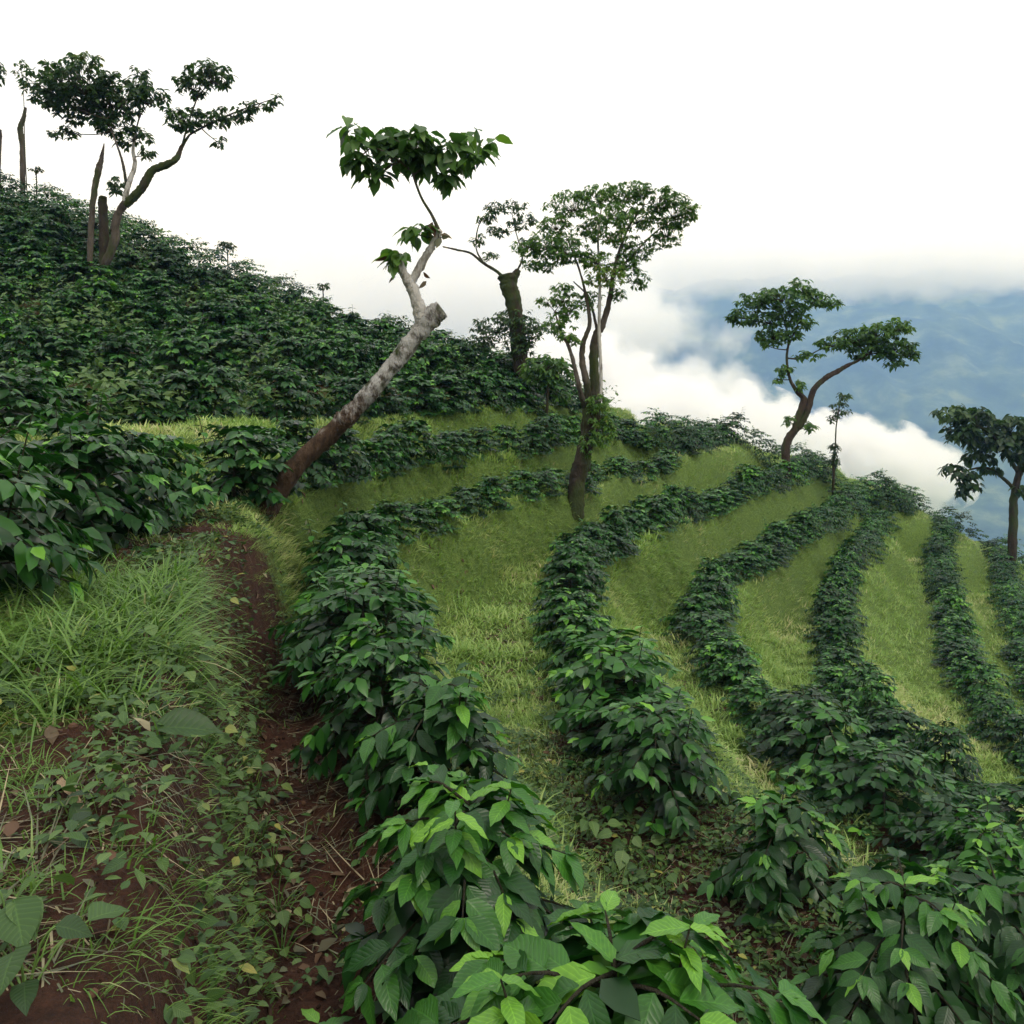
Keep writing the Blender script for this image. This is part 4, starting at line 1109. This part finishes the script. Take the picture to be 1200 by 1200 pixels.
# dead leaves and straw on the soil
acc = Acc()
n = 9000
y = np.sqrt(r.uniform(2.2 ** 2, 15 ** 2, n)); x = y * r.uniform(-0.62, 0.5, n)
u = gu(x, y); f = u - np.floor(u)
ok = in_view(x, y, gz(x, y)) & (u > 0.05) & (u < 4) & (r.random(n) < 0.25 + 0.75 * sstep(0.5, 0.75, f))
x, y = x[ok], y[ok]; n = len(x)
g = downhill(x, y)
a = r.uniform(0, 6.283, n)
dv = np.stack([np.cos(a), np.sin(a), -(np.cos(a) * -g[:, 0] + np.sin(a) * -g[:, 1]) * -1], -1)
dv[:, 2] = -(np.cos(a) * g[:, 0] + np.sin(a) * g[:, 1]) + r.normal(0, 0.18, n)
up = np.stack([g[:, 0], g[:, 1], np.ones(n)], -1) + r.normal(0, 0.25, (n, 3))
scatter(acc, [leaf_tmpl(3, 0.5, 0.35, -0.12, 0.05, 0.6, seed=8), leaf_tmpl(3, 0.42, 0.2, 0.25, 0.05, 0.6, seed=9)], np.stack([x, y, gz(x, y) + 0.012], -1), dv, up, r.uniform(0.04, 0.115, n), np.clip(r.normal(0.5, 0.27, n), 0, 1))
tag(acc.build('leaf_litter', M_dry), 'fallen brown and grey-green leaves on the soil path', 'leaf litter', None, 'stuff')

acc = Acc()
n = 12000
y = 2.0 + 7 * r.random(n) ** 1.2; x = y * r.uniform(-0.64, 0.35, n)
u = gu(x, y)
ok = in_view(x, y, gz(x, y)) & (u > 0.05) & (u < 2.2) & (r.random(n) < sstep(0.4, 0.6, fbm(x * 1.2, y * 1.2, 91)) + 0.15)
x, y = x[ok], y[ok]; n = len(x)
g = downhill(x, y)
a = np.arctan2(g[:, 1], g[:, 0]) + r.normal(0, 0.9, n)
dv = np.stack([np.cos(a), np.sin(a), -(np.cos(a) * g[:, 0] + np.sin(a) * g[:, 1]) + r.normal(0.05, 0.15, n)], -1)
scatter(acc, [blade_tmpl(3, 0.022, dd) for dd in (0.1, 0.3, -0.2)], np.stack([x, y, gz(x, y) + 0.012], -1), dv, np.stack([g[:, 0], g[:, 1], np.ones(n)], -1), r.uniform(0.08, 0.3, n), np.clip(r.normal(0.7, 0.28, n), 0, 1))
tag(acc.build('straw_litter', M_dry), 'dry straw and root fibres strewn over the cut bank', 'straw', None, 'stuff')

acc = Acc()
n = 1500                                                 # grass seedlings low on the near bank
y = r.uniform(2.0, 4.8, n); x = y * r.uniform(-0.66, -0.18, n)
u = gu(x, y)
ok = (u > 0.0) & (u < 0.62) & (r.random(n) < 0.25 + 0.75 * sstep(0.44, 0.6, fbm(x * 3.1, y * 3.1, 97)))
tufts(acc, x[ok], y[ok], [blade_tmpl(4, 0.05, dd) for dd in (0.3, 0.7, 1.0)], 4, 0.08, 0.8, r, 0.52, 0.03, 0.9)
tag(acc.build('grass_seedlings', M_tall), 'thin grass seedlings low on the bare bank at bottom left', 'grass', None, 'stuff')

# crumbs of soil
cs = []
for ax_ in range(3):
    for sg in (-1, 1):
        cs.append((ax_, sg))
cv, cf = [], []
for ax_, sg in cs:
    b_ = len(cv)
    for i_ in range(3):
        for j_ in range(3):
            p_ = [0, 0, 0]; p_[ax_] = sg; p_[(ax_ + 1) % 3] = (i_ - 1); p_[(ax_ + 2) % 3] = (j_ - 1) * sg
            cv.append(p_)
    for i_ in range(2):
        for j_ in range(2):
            q_ = b_ + i_ * 3 + j_
            cf.append((q_, q_ + 3, q_ + 4, q_ + 1))
cv = nrm(np.array(cv, float))
def crumb(seed):
    w_ = 0.75 + 0.5 * n3d(cv * 1.7 + 7.3 * seed, seed)
    return cv * w_[:, None] * np.array([1.0, 0.8, 0.65]), np.array(cf), np.zeros((len(cv), 2))
acc = Acc()
n = 9000
y = np.sqrt(r.uniform(2.0 ** 2, 10 ** 2, n)); x = y * r.uniform(-0.64, 0.4, n)
u = gu(x, y)
ok = in_view(x, y, gz(x, y)) & (u > 0.05) & (u < 2.2) & (r.random(n) < 0.25 + 0.75 * sstep(0.45, 0.6, fbm(x * 2.4, y * 2.4, 95))) & (grass_amount(x, y, u) < 0.5)
x, y = x[ok], y[ok]; n = len(x)
sz = 0.004 + 0.020 * r.random(n) ** 2.4
scatter(acc, [crumb(k) for k in range(1, 5)], np.stack([x, y, gz(x, y) + sz * 0.3], -1), r.normal(0, 1, (n, 3)), r.normal(0, 1, (n, 3)), sz, np.clip(r.normal(0.5, 0.2, n), 0, 1))
m, t, out, N, L = nodes('soil_crumb')
a_ = N('Attribute', attribute_name='tint')
rp_ = ramp(N, [(0.2, (0.014, 0.008, 0.005)), (0.5, (0.042, 0.021, 0.013)), (0.85, (0.10, 0.055, 0.035))])
L(a_.outputs['Fac'], rp_.inputs['Fac'])
p = N('BsdfPrincipled', Roughness=0.95); p.inputs['Specular IOR Level'].default_value = 0.2
L(rp_.outputs[0], p.inputs['Base Color']); L(p.outputs[0], out.inputs['Surface'])
tag(acc.build('soil_crumbs', m, smooth=False), 'loose red-brown crumbs of soil on the bank and path', 'soil', None, 'stuff')

# ------------------------------------------------------------------ single weeds, the split wood and the big leaves
HEART = [leaf_tmpl(6, 0.78, 0.12, 0.2, 0.03, 0.42, seed=40), leaf_tmpl(6, 0.7, 0.2, 0.3, 0.03, 0.45, seed=41)]
def weed(px, py, size, n, seed, label, tone=0.5, height=0.18, group='broad-leaved weeds on the cut bank'):
    rr_ = np.random.default_rng(400 + seed)
    b = ground_at(px, py)
    e = tag(empty('weed_plant', b), label, 'weed', group)
    st = Acc()
    for q in range(n):
        a = q * 2.4 + rr_.normal(0, 0.3)
        rad_ = height * rr_.uniform(0.25, 1.0)
        tip = np.array([math.cos(a) * rad_, math.sin(a) * rad_ , height * rr_.uniform(0.35, 1.1) - 0.3 * rad_])
        tube(st, [np.zeros(3) - (0, 0, 0.02), tip * (0.5, 0.5, 0.75), tip], [0.004, 0.003, 0.002], 4, sub=2)
        lf = Acc()
        d = np.array([[math.cos(a), math.sin(a), rr_.normal(-0.25, 0.3)]])
        scatter(lf, HEART, tip[None], d, np.array([[0, -0.35, 1.0]]) + rr_.normal(0, 0.25, (1, 3)), np.array([size * rr_.uniform(0.7, 1.2)]), np.array([np.clip(rr_.normal(tone, 0.14), 0, 1)]))
        lf.build('leaf', M_weed, e)
    st.build('stem', M_weed, e)

WEEDS = [(205, 790, 0.12, 7), (170, 760, 0.11, 6), (225, 815, 0.12, 7), (250, 840, 0.11, 7), (275, 870, 0.11, 8), (290, 905, 0.11, 8), (265, 915, 0.10, 6), (300, 945, 0.12, 8), (265, 965, 0.10, 7),
         (305, 985, 0.11, 8), (320, 1025, 0.11, 8), (285, 1015, 0.09, 6), (325, 1070, 0.11, 7), (330, 1120, 0.10, 7), (240, 880, 0.10, 6), (255, 710, 0.13, 5), (205, 680, 0.12, 5), (150, 690, 0.12, 5)]
for i, (px, py, sz, n) in enumerate(sorted(WEEDS, key=lambda q: q[1])):
    weed(px, py, sz * 0.66, n + 5, i, f'heart-leaved weed on the cut bank, {ordinal(i + 1)} down from the hedge', 0.62, 0.19)
weed(12, 1108, 0.12, 6, 50, 'broad pale-leaved plant at the left edge low on the bank', 0.6, 0.14, None)
weed(30, 1165, 0.11, 6, 51, 'broad dark-leaved plant in the bottom left corner', 0.4, 0.16, None)
weed(8, 705, 0.2, 4, 52, 'bright broad-leaved plant at the left edge below the hedge', 0.75, 0.2, None)
for i, (px, py, sz, n) in enumerate([(690, 985, 0.13, 9), (735, 1000, 0.13, 9), (770, 1035, 0.12, 8), (640, 930, 0.13, 8), (955, 1040, 0.12, 8)]):
    weed(px, py, sz, n, 60 + i, f'light green leafy weed between the two nearest rows, {ordinal(i + 1)} from the path', 0.62, 0.22, 'leafy weeds between the nearest rows')

def big_leaf(px, py, size, ax, tint, label, lift=0.05):
    b = ground_at(px, py)
    a = Acc()
    scatter(a, [leaf_tmpl(8, 0.5, 0.3, 0.25, 0.02, 0.6, seed=77)], np.array([[0, 0, lift]]), np.array([ax]), np.array([[0.3, -0.5, 1.0]]), np.array([size]), np.array([tint]))
    o = a.build('fallen_leaf', M_weed)
    o.location = b
    tag(o, label, 'leaf', None)

big_leaf(180, 868, 0.26, (1, 0.1, 0.05), 0.3, 'large glossy dark green leaf lying on the bank below the tall grass')
big_leaf(85, 960, 0.13, (0.5, -0.3, -0.5), 0.12, 'dull dark leaf lying beside the pale split wood')
big_leaf(250, 735, 0.2, (-0.5, 0.6, 0.1), 0.75, 'pale green fallen leaf on the upper bank near the red soil')

b0 = ground_at(72, 925); b1 = ground_at(98, 965)
o = empty('split_wood', b0)
tag(o, 'pale split piece of wood stuck in the red soil below the tall grass', 'wood')
a = Acc(); dvec = (b1 - b0) + np.array([0, 0, 0.03])
tube(a, [np.array([0, 0, 0.03]), dvec * 0.5 + (0, 0, 0.035), dvec + (0, 0, 0.02)], [0.012, 0.021, 0.009], 4, rough=0.28, sub=4, flat_end=True)
a.build('core', M_wood, o, smooth=False)
a = Acc()
tube(a, [np.array([-0.02, 0, 0.03]), np.array([-0.10, 0.0, 0.0]), np.array([-0.16, -0.03, -0.03])], [0.011, 0.012, 0.006], 6, rough=0.2, sub=3)
a.build('splinter', M_bark_red, o)
